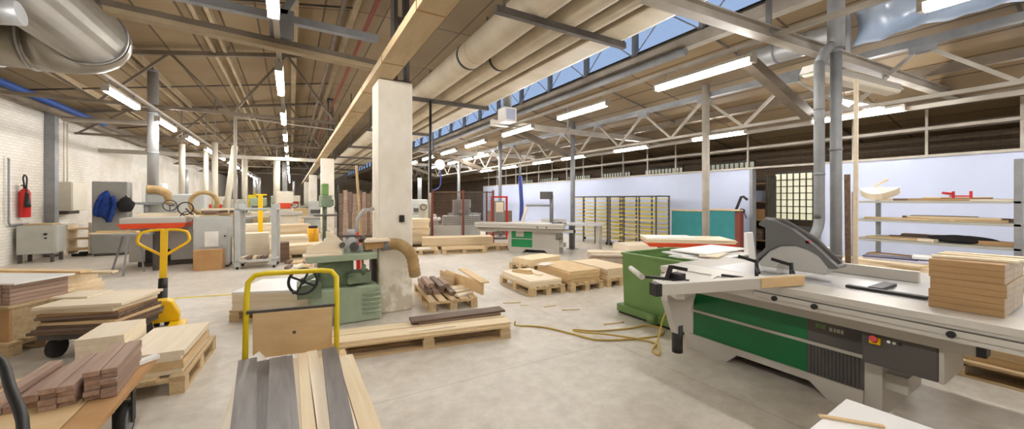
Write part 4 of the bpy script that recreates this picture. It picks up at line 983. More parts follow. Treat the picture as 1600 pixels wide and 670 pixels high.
MB().prism([(-.06, 0), (.1, 0), (.1, 1.16), (.06, 1.16)], 'x', -.08, .08).build('body', 'white', t, bev=.01); MB().box(-.12, .12, -.15, .15, 0, .03).build('foot', 'steel', t)
pallet((5.65, .35, 0), 1.3, .8, PI / 2, 'pine pallet below the overhang of the panel saw table, right edge')
sheet_stack((5.68, .36, .1445), (1.2, .7, .07), 3, PI / 2, 'pallet', 'pine slab under the saw table overhang', jit=.02)

# doorway: what stands behind the partition
t = thing('storage_shelf', 'brown shelf with boxes inside the doorway', 'shelf', (12.3, 6.15, 0))
for y in (-.35, .35): MB().box(-.25, .25, y - .03, y + .03, 0, 2.3).build('side', 'steeldk', t)
for z in (.4, 1.0, 1.55, 2.1): MB().box(-.25, .25, -.35, .35, z - .03, z).build('shelf', 'mdf', t)
for i, (y, z, m_, lab) in enumerate(((-.1, 1.0, 'card', 'tan box on the doorway shelf, middle'), (.05, 1.55, 'partition', 'grey blue box on the doorway shelf, upper'), (.0, .4, 'walnut', 'brown box on the doorway shelf, lower'))):
    board('storage_box', lab, 'box', (.4, .4, .32), (12.25, 6.15 + y, z + .0005), 0, m_, 'boxes on the doorway shelf')
t = thing('wall_dial', 'round black dial on the blue partition beside the doorway', 'dial', (10.998, 5.92, 1.28)); MB().cyl((0, 0, 0), (-.05, 0, 0), .075, 20).build('disc', 'black', t); MB().tube([(-.02, -.05, -.04), (-.02, -.12, -.2)], .012, 8).build('lever', 'black', t)

# teal panels by the partition
t = thing('teal_panel', 'left teal panel leaning by the blue partition', 'panel', (10.35, 7.15, 0))
MB().box(-.05, .05, -.58, .55, .42, 1.26).build('sheet', 'teal', t, bev=.01); MB().box(-.12, .12, -.55, .5, 0, .42).build('base', 'pallet', t); MB().box(-.08, .08, -.58, .55, 1.26, 1.30).build('top_rail', 'ply', t)
t = thing('teal_panel', 'right teal panel with brown edge, beside the doorway', 'panel', (10.32, 6.0, 0))
MB().box(-.05, .05, -.28, .45, .06, 1.3).build('sheet', 'teal', t, bev=.01); MB().box(-.06, .1, -.42, -.28, .04, 1.26).build('side_rail', 'brick_red', t); MB().box(-.1, .15, -.42, .45, 0, .06).build('base', 'steeldk', t); MB().box(-.08, .08, -.42, .45, 1.3, 1.34).build('top_rail', 'ply', t)
t = thing('bent_arm', 'black bent arm sticking up behind the right teal panel', 'arm', (10.6, 5.9, 0))
MB().box(-.1, .1, -.1, .1, 0, 1.3).build('base', 'dkgrey', t); MB().tube([(0, 0, 1.28), (0, -.06, 1.42), (0, -.16, 1.68), (0, -.2, 1.7), (0, -.32, 1.6)], .035, 10).build('tube', 'black', t)

# drying racks
def drying_rack(y0, L, label):
    t = thing('drying_rack', label, 'rack', (10.0, y0, 0), 0, 'drying racks by the partition')
    ny = 3
    for x in (-.3, .3):
        for j in range(ny + 1):
            y = L * j / ny; MB().box(x - .02, x + .02, y - .02, y + .02, 0, 1.7).build('post', 'steeldk', t)
    for k_ in range(11):
        z = .22 + k_ * .14; b_ = MB()
        for x in (-.3, .3): b_.box(x - .012, x + .012, 0, L, z, z + .025)
        for j in range(ny + 1): b_.box(-.3, .3, L * j / ny - .01, L * j / ny + .01, z, z + .015)
        b_.build('tier', 'yellow2', t)
    MB().box(-.33, .33, -.03, L + .03, 1.69, 1.73).build('top_frame', 'steeldk', t)
    for x in (-.3, .3):
        for y in (.05, L - .05): MB().cyl((x - .02, y, .05), (x + .02, y, .05), .05, 12).build('wheel', 'rubber', t)
    return t
M['yellow2b'] = M['yellow2']
drying_rack(7.8, 1.95, 'near drying rack with yellow tiers against the blue partition'); drying_rack(9.85, 1.95, 'far drying rack with yellow tiers, beyond the first one')
lw = [('long_plank', .5, .02, 'pine', 9.3), ('long_plank', .6, .02, 'birch', 8.7)]
for i in range(2): board('rack_board', ['board drying on a low tier of the near rack', 'board drying on a middle tier of the near rack'][i], 'board', (1.2, .5, .02), (10, 8.8, [.386, .946][i]), PI / 2, ['pine', 'birch'][i], 'boards on the near drying rack')

# orange topped lift table and board piles near it
t = thing('lift_table', 'orange red lift table with white boards behind the green bin', 'lift table', (6.5, 4.55, 0), -.72)
MB().prism([(-.72, .74), (.72, .74), (.76, .81), (-.76, .81)], 'y', -.42, .42).build('top', 'orange', t, bev=.006)
MB().box(-.65, .65, -.36, .36, 0, .09).build('base', 'steeldk', t)
for s_ in (-1, 1): MB().bar((-.55, s_ * .3, .08), (.55, s_ * .3, .74), .04, .06).bar((.55, s_ * .26, .08), (-.55, s_ * .26, .74), .04, .06).build('scissor_leg', 'steel', t)
sheet_stack((6.5, 4.55, .8105), (1.5, .8, .022), 3, -.72, 'birch', 'pale board on the orange lift table', jit=.02)
board('white_board', 'white board sliding off the left end of the lift table stack', 'board', (.9, .6, .02), (6.25, 4.75, .8785), -.6, 'white')
pallet((6.55, 6.2, 0), 1.5, 1.0, -.7, 'pallet of thin grey brown boards in front of the drying racks')
sheet_stack((6.55, 6.2, .1445), (1.5, 1.0, .03), 8, -.7, 'mdfedge', 'greyish board before the drying racks', jit=.04)
board('long_plank', 'long pale plank on the greyish boards before the drying racks', 'plank', (1.7, .2, .03), (6.6, 6.15, .3905), -.6, 'birch')
pallet((8.3, 7.2, 0), 1.2, .9, -.3, 'pallet with pale boards close to the drying racks')
sheet_stack((8.3, 7.2, .1445), (1.2, .85, .05), 5, -.3, 'birch', 'pale board close to the drying racks', jit=.03)
tag(MB().tube([(9.0, 14.65, 2.66), (9, 14.62, 2.2), (9.03, 14.58, 1.4), (8.98, 14.55, .6), (9.0, 14.5, .05)], .09, 12).build('blue_hose', 'bluehose'), 'blue hose hanging down beyond the far panel saw', 'hose')
tag(MB().cyl((9.0, 14.65, 2.64), (9.0, 14.65, 3.8), .04, 8).build('hose_pipe', 'steel'), 'thin grey pipe above the blue hose', 'pipe')

# ================================================================== middle distance
mg = 'pallets behind the column'
pallet((4.55, 10.75, 0), 1.3, .8, -.30, 'empty front pallet right of the column, middle distance', mg)
pallet((3.35, 11.15, 0), 1.0, .8, -.30, 'front pallet nearest the column, middle distance', mg)
pallet((5.75, 10.9, 0), .9, .8, -.30, 'small pallet left of the far panel saw', mg)
board('white_board', 'white sheet scrap lying on the pallet nearest the column', 'board', (.4, .3, .02), (3.4, 11.0, .1445), -.3, 'white')
pallet((4.7, 11.75, 0), 2.2, .8, -.30, 'long pallet carrying square beams, middle distance', mg)
for i in range(2): board('square_beam', ['square pine beam on the long pallet, front', 'square pine beam on the long pallet, rear'][i], 'beam', (2.3, .3, .24), (4.72 + .1 * i, 11.6 + .32 * i, .1445), -.30, 'pine', 'square beams in the middle distance')
pallet((3.4, 13.0, 0), 1.5, .9, -.25, 'pallet of tall pine slabs right behind the column', mg)
sheet_stack((3.4, 13.0, .1445), (1.5, .9, .1), 8, -.25, 'pine', 'pine slab in the tall stack behind the column', jit=.03)
pallet((2.5, 12.2, 0), 1.1, .9, -.25, 'pallet of dark sheets just behind the column', mg)
sheet_stack((2.5, 12.2, .1445), (1.0, .85, .05), 8, -.25, 'sheetdark', 'dark sheet just behind the column', jit=.03)
# guarded machine
t = thing('guarded_machine', 'machine behind rust red guard posts and dark mesh', 'machine', (5.6, 13.4, 0), -.3)
MB().box(-.7, .7, -.2, .5, 0, 1.0).build('bed', 'machine', t, bev=.01); MB().box(-.3, .3, .0, .5, 1.0, 1.6).build('head', 'cabinet', t, bev=.01); MB().cyl((0, -.1, 1.0), (0, -.1, 1.2), .12, 14).build('spindle', 'steel', t)
for x in (-1.1, 0, 1.1): MB().box(x - .035, x + .035, -.74, -.66, 0, 1.95).build('guard_post', 'brick_red', t)
for x in (-1.1, 1.1): MB().box(x - .035, x + .035, .76, .84, 0, 1.95).build('guard_post', 'brick_red', t)
def meshpanel(x0, x1, y):
    b = MB(); n_ = int((x1 - x0) / .06)
    for i in range(n_ + 1): x = x0 + (x1 - x0) * i / n_; b.box(x - .006, x + .006, y - .006, y + .006, .7, 1.88)
    for i in range(18): z = .7 + i * .068; b.box(x0, x1, y - .006, y + .006, z, z + .012)
    b.box(x0, x1, y - .012, y + .012, 1.86, 1.9)
    return b
meshpanel(-1.07, -.035, -.7).build('mesh_panel', 'sheetdark', t); meshpanel(.035, 1.07, -.7).build('mesh_panel', 'steeldk', t)
MB().box(-1.07, -.1, -.72, -.68, .1, .66).build('kick_panel', 'saws', t)
t = thing('red_control_stand', 'stand framed by two red posts beside the far roof post', 'stand', (7.35, 13.6, 0), -.4)
for x in (-.3, .3): MB().box(x - .04, x + .04, -.04, .04, 0, 1.75).build('post', 'red', t)
MB().box(-.3, .3, -.03, .03, 1.68, 1.75).build('top_bar', 'red', t); MB().box(-.2, .2, -.1, .1, .6, 1.55).build('panel', 'cabinet', t); MB().box(-.15, .15, -.13, -.1, 1.1, 1.5).build('notice_board', 'birch', t); MB().box(-.3, .3, -.2, .2, 0, .06).build('foot', 'steeldk', t)
board('brown_crate', 'brown crate behind the far panel saw, by the red posts', 'crate', (1.0, .7, 1.1), (8.3, 15.4, .0005), 0, 'walnut')
t = thing('sanding_machine', 'pale machine with round hood and dark slot behind the column', 'machine', (3.3, 14.8, 0), -.2)
MB().box(-.55, .55, -.4, .5, 0, .95).build('base', 'saws', t, bev=.02); MB().box(-.5, .5, -.35, .45, 1.15, 1.85).build('head', 'beige', t, bev=.03); MB().box(-.35, .35, -.3, .4, .95, 1.15).build('throat', 'steeldk', t)
MB().box(-.4, .4, -.37, -.34, 1.2, 1.32).build('stripe', 'orange', t); MB().tube(smooth_path([(.0, .1, 1.8), (0, .1, 2.1), (.05, .12, 2.3), (.2, .15, 2.35)], 4), .14, 16).build('hood_pipe', 'hose', t)
t = thing('bench_machine', 'white bench with handwheel beyond the pine slabs', 'machine', (4.85, 15.4, 0), -.3)
MB().box(-.6, .6, -.35, .35, .75, .85).build('table', 'white', t, bev=.01); MB().box(-.5, .5, -.3, .3, 0, .75).build('base', 'saws', t, bev=.01); MB().box(-.3, .3, -.1, .25, .85, 1.45).build('head', 'beige', t, bev=.02); MB().ring((-.1, -.16, 1.3), .12, .014, 'y').build('handwheel', 'black', t)
t = thing('air_pipe_stand', 'pale vertical air pipe with round reel right of the column', 'pipe', (4.55, 14.0, 0))
MB().cyl((0, 0, 0), (0, 0, 3.45), .06, 10).build('pipe', 'trussl', t); MB().cyl((.4, -.04, 2.95), (.4, .04, 2.95), .2, 20).build('reel', 'saws', t); MB().bar((0, 0, 2.95), (.4, 0, 2.95), .04, .04).build('arm', 'steel', t)
MB().tube(smooth_path([(.42, .0, 2.76), (.44, 0, 2.3), (.35, 0, 2.05), (.08, 0, 1.95)], 4), .025, 8).build('hose', 'bluehose', t)
# rack of upright brown boards between the columns
t = thing('vertical_rack', 'dark steel frame for upright brown boards left of the column', 'rack', (2.0, 14.2, 0), -.15)
for x in (-.62, .62): MB().box(x - .03, x + .03, .1, .16, 0, 2.1).build('post', 'steeldk', t)
MB().box(-.65, .65, .1, .14, 1.5, 1.55).build('rail', 'steeldk', t); MB().box(-.65, .65, -.3, .2, 0, .06).build('base', 'steeldk', t)
for i in range(8):
    o = board('upright_board', 'upright reddish brown board in the vertical rack, ' + ORD[i] + ' from left', 'board', (.135, .03, 1.75 + .06 * ((i * 5) % 3)), (1.47 + i * .147, 14.17 - i * .022, .0605), -.15, 'strip' if i % 2 else 'walnut', 'upright boards in the vertical rack')
# drill press at the second column
def drill(loc, label, m_='sage'):
    t = thing('drill_press', label, 'drill press', loc, .1)
    MB().box(-.28, .28, -.35, .3, 0, .1).build('base', 'sagedk', t); MB().cyl((0, .1, .1), (0, .1, 1.75), .07, 14).build('column', m_, t)
    MB().box(-.36, .36, -.4, .05, 1.05, 1.1).build('table', 'steeldk', t); MB().box(-.16, .16, -.35, .25, 1.35, 1.75).build('head', m_, t, bev=.03); MB().box(-.1, .1, -.1, .25, 1.75, 2.15).build('motor', 'bin', t, bev=.03)
    MB().cyl((0, -.2, 1.14), (0, -.2, 1.35), .03, 10).build('spindle', 'steel', t); MB().ring((.2, -.2, 1.5), .1, .012, 'x').build('handwheel', 'black', t)
drill((1.0, 14.4, 0), 'green pillar drill in front of the second column', 'sagedk')
t = thing('waste_drum', 'amber drum with dark lid on the floor before the second column', 'drum', (.69, 15.7, 0)); MB().cyl((0, 0, 0), (0, 0, .56), .19, 20).build('body', 'amber', t); MB().cyl((0, 0, .56), (0, 0, .64), .15, 20).build('lid', 'black', t)

# ================================================================== left side
t = thing('fire_extinguisher', 'red fire extinguisher with black horn on the left brick wall', 'fire extinguisher', (-5.88, 14.62, 1.15))
MB().tube([(0, 0, 0), (0, 0, .02), (0, 0, .62), (0, 0, .70), (0, 0, .74)], .1, 20, rr=[.09, .1, .1, .07, .03]).build('cylinder', 'red', t)
MB().cyl((0, 0, .74), (0, 0, .8), .03, 10).box(-.02, .02, -.12, .06, .8, .83).build('valve', 'black', t); MB().tube(smooth_path([(0, -.03, .78), (.05, -.16, .86), (.06, -.22, .98), (.05, -.14, 1.08), (.05, -.04, 1.0), (.06, -.08, .75), (.08, -.1, .6)], 4), .016, 8).build('hose', 'black', t)
MB().tube([(.08, -.1, .62), (.09, -.11, .35), (.09, -.11, .26)], .04, 12, rr=[.03, .055, .06]).build('horn', 'black', t)
t = thing('wall_box', 'beige electrical box high on the left brick wall', 'electrical box', (-5.98, 16.75, 1.27))
MB().box(0, .36, -.5, .45, 0, .86).build('case', 'beige', t, bev=.01); MB().box(.36, .38, -.48, .43, .02, .84).build('door', 'beige', t, bev=.006); MB().box(.05, .25, -.35, .3, -.1, 0).build('gland_box', 'steeldk', t)
for y in (-.2, .0): MB().cyl((.1, y, .86), (.1, y, 2.65), .022, 8).build('conduit', 'beige', t)
t = thing('switch_cabinet', 'low grey switch cabinet on legs below the fire extinguisher', 'cabinet', (-5.62, 14.45, 0))
MB().box(-.3, .36, -.1, .42, .22, .95).build('case', 'cabpale', t, bev=.012); MB().box(.36, .38, -.08, .39, .25, .92).build('door', 'cabpale', t, bev=.006)
MB().cyl((.2, -.1, .72), (.2, -.14, .72), .03, 12).cyl((.2, -.1, .62), (.2, -.13, .62), .02, 12).build('switch_knob', 'black', t)
for x in (-.25, .3):
    for y in (-.06, .37): MB().box(x - .03, x + .03, y - .03, y + .03, 0, .22).build('leg', 'steeldk', t)
MB().box(-.2, .3, -.05, .35, .955, .99).build('top_tray', 'pallet', t)
t = thing('tall_cabinet', 'tall grey steel cabinet near the left wall', 'cabinet', (-4.42, 15.45, 0))
MB().box(-.43, .3, -.3, .1, .06, 2.12).build('case', 'cabinet', t, bev=.01); MB().box(-.42, .29, -.32, -.3, .08, 2.10).build('door', 'cabinet', t, bev=.006); MB().box(-.4, .27, -.28, .08, 0, .06).build('plinth', 'steeldk', t)
MB().cyl((-.09, -.32, 1.84), (-.09, -.37, 1.86), .012, 8).build('coat_hook', 'steel', t); MB().cyl((.26, -.32, 1.7), (.26, -.37, 1.72), .012, 8).build('coat_hook', 'steel', t)
def jacket():
    vs = []; fs = []; rows = [(1.86, .025, .025), (1.80, .07, .045), (1.72, .11, .055), (1.6, .14, .065), (1.45, .155, .07), (1.3, .165, .075), (1.16, .17, .07), (1.12, .16, .055)]
    n = 20
    for k_, (z, a, b_) in enumerate(rows):
        for j in range(n):
            t_ = 2 * PI * j / n; f = 1 + .12 * math.sin(t_ * 5 + k_ * .9)
            vs.append((a * math.cos(t_) * f - .02 * (k_ % 3) - .03 * k_ / 7, b_ * math.sin(t_) * f, z - (.16 if k_ == 7 and math.cos(t_) > .1 and math.cos(t_) < .75 else 0)))
    for k_ in range(len(rows) - 1):
        for j in range(n): fs.append((k_ * n + j, (k_ + 1) * n + j, (k_ + 1) * n + (j + 1) % n, k_ * n + (j + 1) % n))
    fs += [tuple(range(n)), tuple(range((len(rows) - 1) * n, len(rows) * n))[::-1]]
    return MB().add(vs, fs, True)
t = thing('work_jacket', 'blue work jacket hanging on the tall grey cabinet', 'jacket', (-4.51, 15.03, 0))
jacket().build('body', 'blue', t)
MB().tube(smooth_path([(-.09, -.02, 1.72), (-.18, -.04, 1.5), (-.22, -.03, 1.25), (-.2, -.03, 1.15)], 4), .05, 10).build('sleeve', 'blue', t); MB().tube(smooth_path([(.12, -.03, 1.7), (.17, -.06, 1.45), (.1, -.07, 1.15), (.06, -.05, .98)], 4), .05, 10).build('sleeve', 'blue', t)
t = thing('shoulder_bag', 'black bag hanging beside the blue jacket', 'bag', (-4.12, 15.02, 1.45))
b_ = MB().sph((0, 0, 0), .2, .09, .24, 18, 12); b_.v = [(x * (1 + .1 * math.sin(14 * z)) * (.75 if z > .12 else 1), y, max(z, -.2)) for x, y, z in b_.v]; b_.build('body', 'blackfab', t); MB().tube([(-.05, 0, .18), (.0, .03, .28), (.06, 0, .18)], .014, 8).build('strap', 'blackfab', t)
t = thing('tan_cart', 'small tan cart with shelves between cabinet and wall', 'cart', (-5.2, 15.7, 0))
for z in (.2, .5, .78): MB().box(-.22, .22, -.3, .3, z - .03, z).build('shelf', 'ply', t)
MB().box(.2, .24, -.3, .3, .06, .95).build('side_panel', 'birch', t); MB().box(-.24, -.2, -.3, .3, .06, .9).build('side_panel', 'birch', t)
for y in (-.22, .22): MB().cyl((-.15, y, .04), (.15, y, .04), .04, 10).build('roller', 'rubber', t)
t = thing('white_cabinet', 'narrow white cabinet right of the tall grey cabinet', 'cabinet', (-3.66, 15.5, 0)); MB().box(-.18, .3, -.25, .25, .04, 2.1).build('case', 'white', t, bev=.01); MB().box(-.16, .28, -.25, .25, 0, .04).build('plinth', 'steeldk', t); MB().box(.0, .04, -.265, -.25, .9, 1.9).build('door_gap', 'dkgrey', t)
# planer
t = thing('planing_machine', 'big grey planing machine with two handwheels and orange red table', 'machine', (-2.55, 12.3, 0))
MB().box(-.75, .75, -.1, .8, .12, .86).build('base', 'machine', t, bev=.02); MB().box(-.6, .5, -.05, .7, 0, .12).build('plinth', 'steeldk', t); MB().box(-.45, .0, -.14, -.1, .1, .4).build('opening', 'black', t)
MB().box(-.8, .95, .0, .8, .86, 1.08).build('bed', 'machine', t, bev=.02); MB().box(-.55, .6, .25, .85, 1.08, 1.75).build('head', 'machine', t, bev=.03)
MB().prism([(-.62, .96), (.40, .96), (.47, 1.07), (-.7, 1.07)], 'y', -1.0, .0).build('infeed_lip', 'orange', t, bev=.006); MB().box(-.66, .45, -.98, .0, 1.07, 1.2).build('infeed_table', 'saws', t, bev=.008)
MB().box(-.62, .42, -.1, .2, 1.2, 1.28).build('fence', 'birch', t)
MB().bar((-.1, -.8, 0), (-.1, -.8, .96), .1, .1, (0, 1, 0)).build('table_leg', 'steeldk', t)
for x, y, z in ((.0, -.16, 1.46), (.36, -.35, 1.18)):
    q = MB().ring((x, y, z), .13, .014, 'y', 28, 8).build('handwheel', 'steeldk', t); s_ = MB().cyl((x, y - .02, z), (x, y + .45, z), .022, 10)
    for i in range(3): a = i * 2 * PI / 3 + .5; s_.bar((x, y, z), (x + .13 * math.cos(a), y, z + .13 * math.sin(a)), .018, .02, (0, 1, 0))
    s_.build('spokes', 'steeldk', q)
MB().tube(smooth_path([(-.52, .2, 1.86), (-.3, .25, 1.84), (-.14, .3, 1.72), (-.1, .32, 1.5)], 4), .1, 14).build('chip_hood', 'hose', t); MB().box(-.66, -.2, .02, .3, 1.48, 1.54).build('hood_plate', 'steel', t); MB().cyl((-.5, .15, 1.2), (-.5, .15, 1.5), .05, 10).build('hood_support', 'steel', t)
t = thing('extraction_duct', 'tall shiny grey extraction pipe above the planing machine', 'duct', (-3.0, 12.75, 1.755)); MB().cyl((-.0, 0, 0), (0, 0, 3.1), .11, 20).build('pipe', 'galv', t)
for z in (1.0, 2.0, 3.05): MB().cyl((0, 0, z), (0, 0, z + .04), .117, 20).build('collar', 'steel', t)
MB().bar((0, 0, 3.08), (0, 0, 3.26), .03, .03).build('hanger', 'steel', t)
t = thing('work_support', 'thin legged support with planks left of the planer', 'stand', (-3.25, 11.2, 0))
MB().bar((.2, -.25, 0), (.28, -.2, .84), .03, .03).bar((.42, .2, 0), (.35, .15, .84), .03, .03).bar((-.1, .2, 0), (.1, .15, .84), .03, .03).build('legs', 'steel', t); MB().box(-.1, .6, -.2, .2, .84, .87).build('top', 'steel', t)
board('long_plank', 'pale plank on the thin legged support', 'plank', (1.0, .12, .03), (-3.18, 11.25, .8705), -.3, 'pine'); board('long_plank', 'tan plank laid on top at the thin legged support', 'plank', (.8, .1, .03), (-3.22, 11.3, .9015), -.45, 'ply')
# grey cabinet machine with clutter
t = thing('machine_cabinet', 'light grey machine cabinet behind the cardboard box', 'cabinet', (-1.62, 11.5, 0)); MB().box(-.33, .33, -.3, .4, .05, 1.2).build('case', 'machine', t, bev=.012); MB().box(-.3, .32, -.315, -.3, .1, 1.16).build('door', 'machine', t, bev=.006); MB().box(-.33, .33, -.28, .38, 0, .05).build('plinth', 'steeldk', t)
MB().box(-.12, .14, -.325, -.315, .5, .86).build('notice_sheet', 'paper', t); MB().cyl((.26, -.315, .74), (.26, -.34, .74), .02, 10).build('door_knob', 'black', t); MB().ring((-.5, -.1, 1.4), .14, .014, 'y').build('handwheel', 'black', t); MB().bar((-.5, -.08, 1.4), (-.3, .1, 1.1), .03, .03).build('handwheel_arm', 'steeldk', t)
t = thing('cardboard_box', 'brown cardboard box in front of the grey machine cabinet', 'box', (-1.62, 10.98, 0), -.15); MB().box(-.26, .26, -.13, .13, 0, .46).build('carton', 'card', t); MB().box(-.26, .26, -.012, .012, .458, .464).build('tape', 'ply', t)
cl = [(-.1, 1.2005, .9, .1, .04, 'pine', .2, 'pale stick on the grey machine cabinet'), (.1, 1.241, .8, .09, .04, 'mdf', -.3, 'brown stick on the grey machine cabinet'), (0, 1.282, .5, .12, .06, 'walnut', .5, 'dark block on the grey machine cabinet'), (.35, 1.343, 1.2, .08, .05, 'birch', .1, 'long pale plank on top of the grey machine cabinet')]
for dx, z, L, w_, h_, m_, a, lab in cl: board('scrap_wood', lab, 'scrap wood', (L, w_, h_), (-1.6 + dx, 11.55, z), a, m_, 'scrap wood on the machine cabinet')
tag(MB().ring((-1.85, 11.82, 1.52), .26, .05, 'y').build('hose_coil', 'hose', None), 'tan hose coil on the grey machine cabinet', 'hose')
# rack cart
t = thing('rack_cart', 'grey steel rack cart with wood scraps on its low shelf', 'cart', (-.68, 10.85, 0), -.12)
for x in (-.36, .36):
    for y in (-.25, .25): MB().box(x - .05, x + .05, y - .03, y + .03, .06, 1.5).build('post', 'machine', t)
for z in (.2, 1.4): MB().box(-.4, .4, -.28, .28, z - .04, z).build('shelf', 'machine', t)
for x in (-.36, .36):
    for y in (-.25, .25): MB().cyl((x - .02, y, .04), (x + .02, y, .04), .04, 10).build('wheel', 'rubber', t)
for i in range(6): board('scrap_wood', 'scrap wood on the low shelf of the rack cart, ' + ORD[i] + ' from left', 'scrap wood', (.3, .07, .07), (-.95 + i * .105, 10.86 - i * .013, .2005), 1.3 + .1 * (i % 3), ['birch', 'walnut', 'pine', 'strip', 'walnut', 'birch'][i], 'scrap wood on the rack cart')
# second yellow jack far
t = thing('pallet_jack', 'distant yellow pallet jack post behind the grey rack cart', 'pallet jack', (-.81, 13.8, 0)); MB().box(-.2, .2, -.15, .1, .05, .35).build('hood', 'yellow', t, bev=.02); MB().box(-.06, .06, .0, .06, .35, 1.75).build('pole', 'yellow', t); MB().cyl((-.05, .05, .05), (.05, .05, .05), .05, 12).build('wheel', 'rubber', t); MB().tube([(-.16, .03, 1.75), (.16, .03, 1.75)], .025, 10).build('handle_bar', 'yellow', t)

# machines and stacks further down the left aisle
def far_machine(loc, rz, size, m1, m2, label, hood=True, wheel=True):
    t = thing('woodworking_machine', label, 'machine', loc, rz); a, b, c = size
    MB().box(-a / 2, a / 2, -b / 2, b / 2, 0, c * .42).build('base', m1, t, bev=.02); MB().box(-a * .62, a * .62, -b * .6, b * .6, c * .42, c * .48).build('table', m2, t, bev=.01)
    MB().box(-a * .3, a * .3, -b * .1, b * .45, c * .48, c * .9).build('head', m1, t, bev=.04)
    MB().box(-a * .22, a * .22, -b * .14, -b * .1, c * .55, c * .66).build('opening', 'orange' if m1 == 'beige' else 'dkgrey', t)
    if hood: MB().cyl((0, b * .2, c * .9), (0, b * .2, c * 1.5), .1, 14).build('extraction_pipe', 'galv', t)
    if wheel: MB().ring((a * .36, -b * .2, c * .62), .13, .015, 'y').bar((a * .36, -b * .2, c * .62), (a * .1, 0, c * .62), .03, .03).build('handwheel', 'black', t)
far_machine((-.25, 19.8, 0), 0, (1.1, 1.0, 2.2), 'beige', 'saws', 'white machine with orange slot, far down the left aisle')
far_machine((-3.4, 17.6, 0), .2, (1.4, 1.0, 1.9), 'machine', 'saws', 'grey machine behind the planer, farther along the left wall', False)
far_machine((-2.2, 20.5, 0), -.2, (1.2, 1.0, 1.8), 'cabpale', 'saws', 'pale grey machine under the left lamps, far away')
far_machine((-4.2, 22.5, 0), .1, (1.6, 1.2, 2.0), 'machine', 'table', 'large grey machine along the left wall, far away')
far_machine((-1.6, 25.5, 0), 0, (1.3, 1.0, 1.9), 'sage', 'sagedk', 'distant green machine in the left aisle')
far_machine((1.0, 20.8, 0), 0, (.9, .9, 1.7), 'machine', 'saws', 'grey machine between second and third column', False)
far_machine((1.9, 24.5, 0), .2, (1.1, .9, 1.8), 'cabpale', 'saws', 'pale machine beyond the third column', False)
far_machine((-4.0, 29.0, 0), 0, (1.6, 1.2, 2.0), 'beige', 'saws', 'very distant pale machine by the left wall')
far_machine((5.5, 18.5, 0), -.3, (1.3, 1.0, 1.8), 'machine', 'saws', 'grey machine far behind the guard mesh')
far_machine((8.3, 19.5, 0), -.2, (1.3, 1.0, 1.8), 'cabinet', 'steel', 'dark grey machine far along the blue partition', False)
fl = [(-.1, 13.6, 1.1, .8, 5, 'birch', 'birch slab on the pallet behind the rack cart', 'pallet behind the rack cart'), (.35, 12.2, 1.0, .8, 3, 'pine', 'pine slab on the pallet before the drum', 'pallet before the amber drum'), (-2.3, 15.8, 1.1, .8, 6, 'ply', 'tan slab on the pallet behind the planer', 'pallet of tan slabs behind the planer'),
      (.1, 17.2, 1.1, .8, 7, 'pine', 'pine slab before the white far machine', 'pallet before the white far machine'), (-1.2, 17.0, 1.2, .8, 8, 'birch', 'birch slab far down the left aisle', 'pallet of birch slabs far down the aisle'), (-3.0, 25.0, 1.2, .8, 9, 'ply', 'tan slab very far down the aisle', 'very distant pallet of tan slabs'), (.3, 23.5, 1.2, .8, 8, 'pine', 'pine slab beside the third column', 'pallet of pine slabs beside the third column')]
for x, y, L, w_, n, m_, lab, plab in fl:
    pallet((x, y, 0), L, w_, .1, plab); sheet_stack((x, y, .1445), (L - .05, w_ - .05, .07), n, .1, m_, lab, jit=.03)
dw = ['white drop pipe behind the planer, leftmost', 'leaning white drop pipe behind the planer', 'white drop pipe behind the planer, third', 'white drop pipe behind the planer, near the conduit post', 'far white drop pipe above the left aisle', 'distant white drop pipe beside the central lamps']
for i, (x, y, dx, r) in enumerate(((-3.4, 17.75, 0, .09), (-2.1, 17.3, .3, .1), (-2.85, 18.6, 0, .08), (-2.3, 16.6, 0, .09), (-1.95, 22.4, 0, .12), (-.62, 22.0, 0, .14))):
    t = thing('drop_pipe', dw[i], 'duct', (x, y, 0), 0, 'white drop pipes of the left aisle'); z0 = [1.72, .9, .8, .8, 1.0, 1.0][i]
    MB().cyl((0, 0, z0), (dx, 0, 3.6), r, 14).build('pipe', 'beige', t); MB().cyl((0, 0, z0), (dx * .05, 0, z0 + .1), r + .02, 14).build('collar', 'steel', t)
    MB().cyl((dx, 0, 3.6), (dx, 0, roofz(x) - .05), .015, 6).build('hanger', 'steel', t)
    if z0 < 1.5: MB().box(-.2, .2, -.2, .2, 0, z0).build('stand_box', 'saws', t)

# more scrap on the rack and stacks at the far end of the hall
rn = random.Random(5)
for z, zw in ((.64, 'fourth'), (.98, 'third'), (1.29, 'second'), (1.585, 'top')):
    for i in range(4):
        board('scrap_wood', ['thin', 'narrow', 'short', 'wide'][i] + ' offcut at the back of the ' + zw + ' rack shelf', 'scrap wood', ([1.1, .9, .5, .7][i], [.05, .06, .1, .14][i], .025 + .01 * i), (8.5 + .14 * i, 1.7 + rn.uniform(-.25, .25), z + .0012), PI / 2 + rn.uniform(-.06, .06), ['ply', 'walnut', 'birch', 'mdf'][rn.randrange(4)], 'scrap wood at the back of the steel rack')
far = [(-4.4, 19.8, 'ply'), (-1.6, 23.2, 'birch'), (-2.2, 28.2, 'pine'), (-.6, 27.8, 'birch'), (.5, 31.0, 'ply'), (-1.9, 31.5, 'pine'), (-3.6, 33.5, 'card'), (-.4, 35.0, 'birch'), (2.9, 19.0, 'ply'), (3.6, 22.0, 'birch'), (6.2, 22.5, 'pine')]
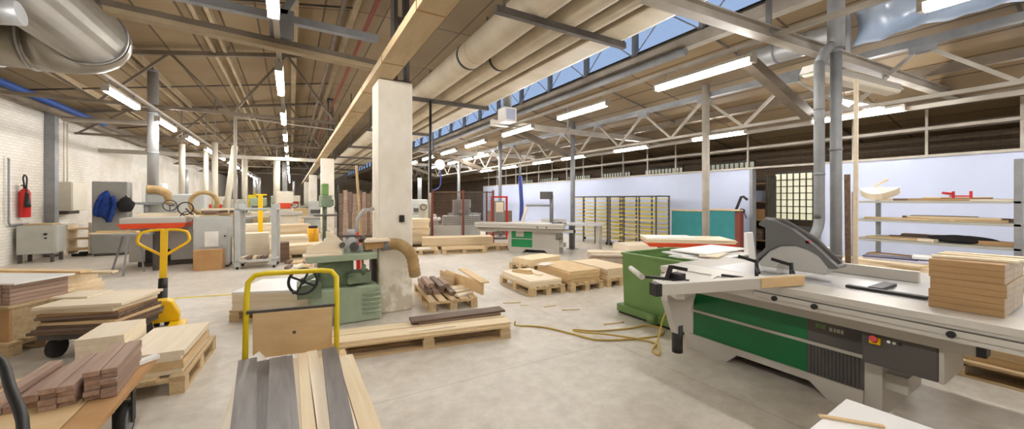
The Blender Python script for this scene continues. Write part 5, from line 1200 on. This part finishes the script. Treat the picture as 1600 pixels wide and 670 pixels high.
fw_ = ['by the left wall', 'under the central lamps', 'under the left lamps', 'left of the fourth column', 'before the fourth column', 'in the aisle middle', 'near the far left corner', 'farthest in the aisle', 'right of the second column', 'right of the third column', 'in the far right bay']
for i, (x, y, m_) in enumerate(far):
    pallet((x, y, 0), 1.2, .9, 0, 'distant loaded pallet ' + fw_[i], 'distant pallets')
    for j in range(3): board('board_bundle', 'board bundle on the distant pallet ' + fw_[i] + ', ' + ('bottom', 'middle', 'top')[j], 'bundle', (1.15, .85, .28), (x + rn.uniform(-.04, .04), y, .1445 + j * .2806), rn.uniform(-.05, .05), m_ if j != 1 else 'pallet', 'bundles on distant pallets')
far_machine((-.9, 33.5, 0), 0, (1.4, 1.0, 2.1), 'sage', 'sagedk', 'tall green machine at the far end of the aisle')
far_machine((-2.6, 37.0, 0), 0, (1.4, 1.0, 2.2), 'yellow2', 'saws', 'yellow machine at the far end of the aisle')
far_machine((.2, 40.0, 0), 0, (1.8, 1.0, 2.2), 'beige', 'saws', 'cream machine before the far wall')

rn = random.Random(9)
ow = ['dark', 'pale', 'tan', 'brown', 'long pale', 'short dark', 'wide tan', 'narrow brown', 'thick pale', 'thin tan']
for i in range(10):
    board('floor_offcut', ow[i] + ' offcut on the floor between rack cart and spindle machine', 'offcut', ([.4, .5, .45, .4, .9, .25, .5, .6, .4, .7][i], [.09, .1, .12, .08, .1, .12, .22, .05, .12, .06][i], [.06, .05, .05, .06, .04, .07, .04, .05, .1, .02][i]), (-.05 + (i % 5) * .2 , 10.3 + (i // 5) * .75, .0005), 1.35 + rn.uniform(-.05, .05), ['walnut', 'birch', 'ply', 'strip', 'birch', 'walnut', 'ply', 'strip', 'pine', 'ply'][i], 'offcuts on the floor by the rack cart')
board('plywood_crate', 'plywood crate standing behind the grey rack cart', 'crate', (.6, .5, .75), (-.8, 11.75, .0005), 0, 'birch')
board('brown_crate', 'dark brown crate on the floor behind the rack cart', 'crate', (.35, .4, .5), (-.22, 11.5, .0005), 0, 'sheetdark')
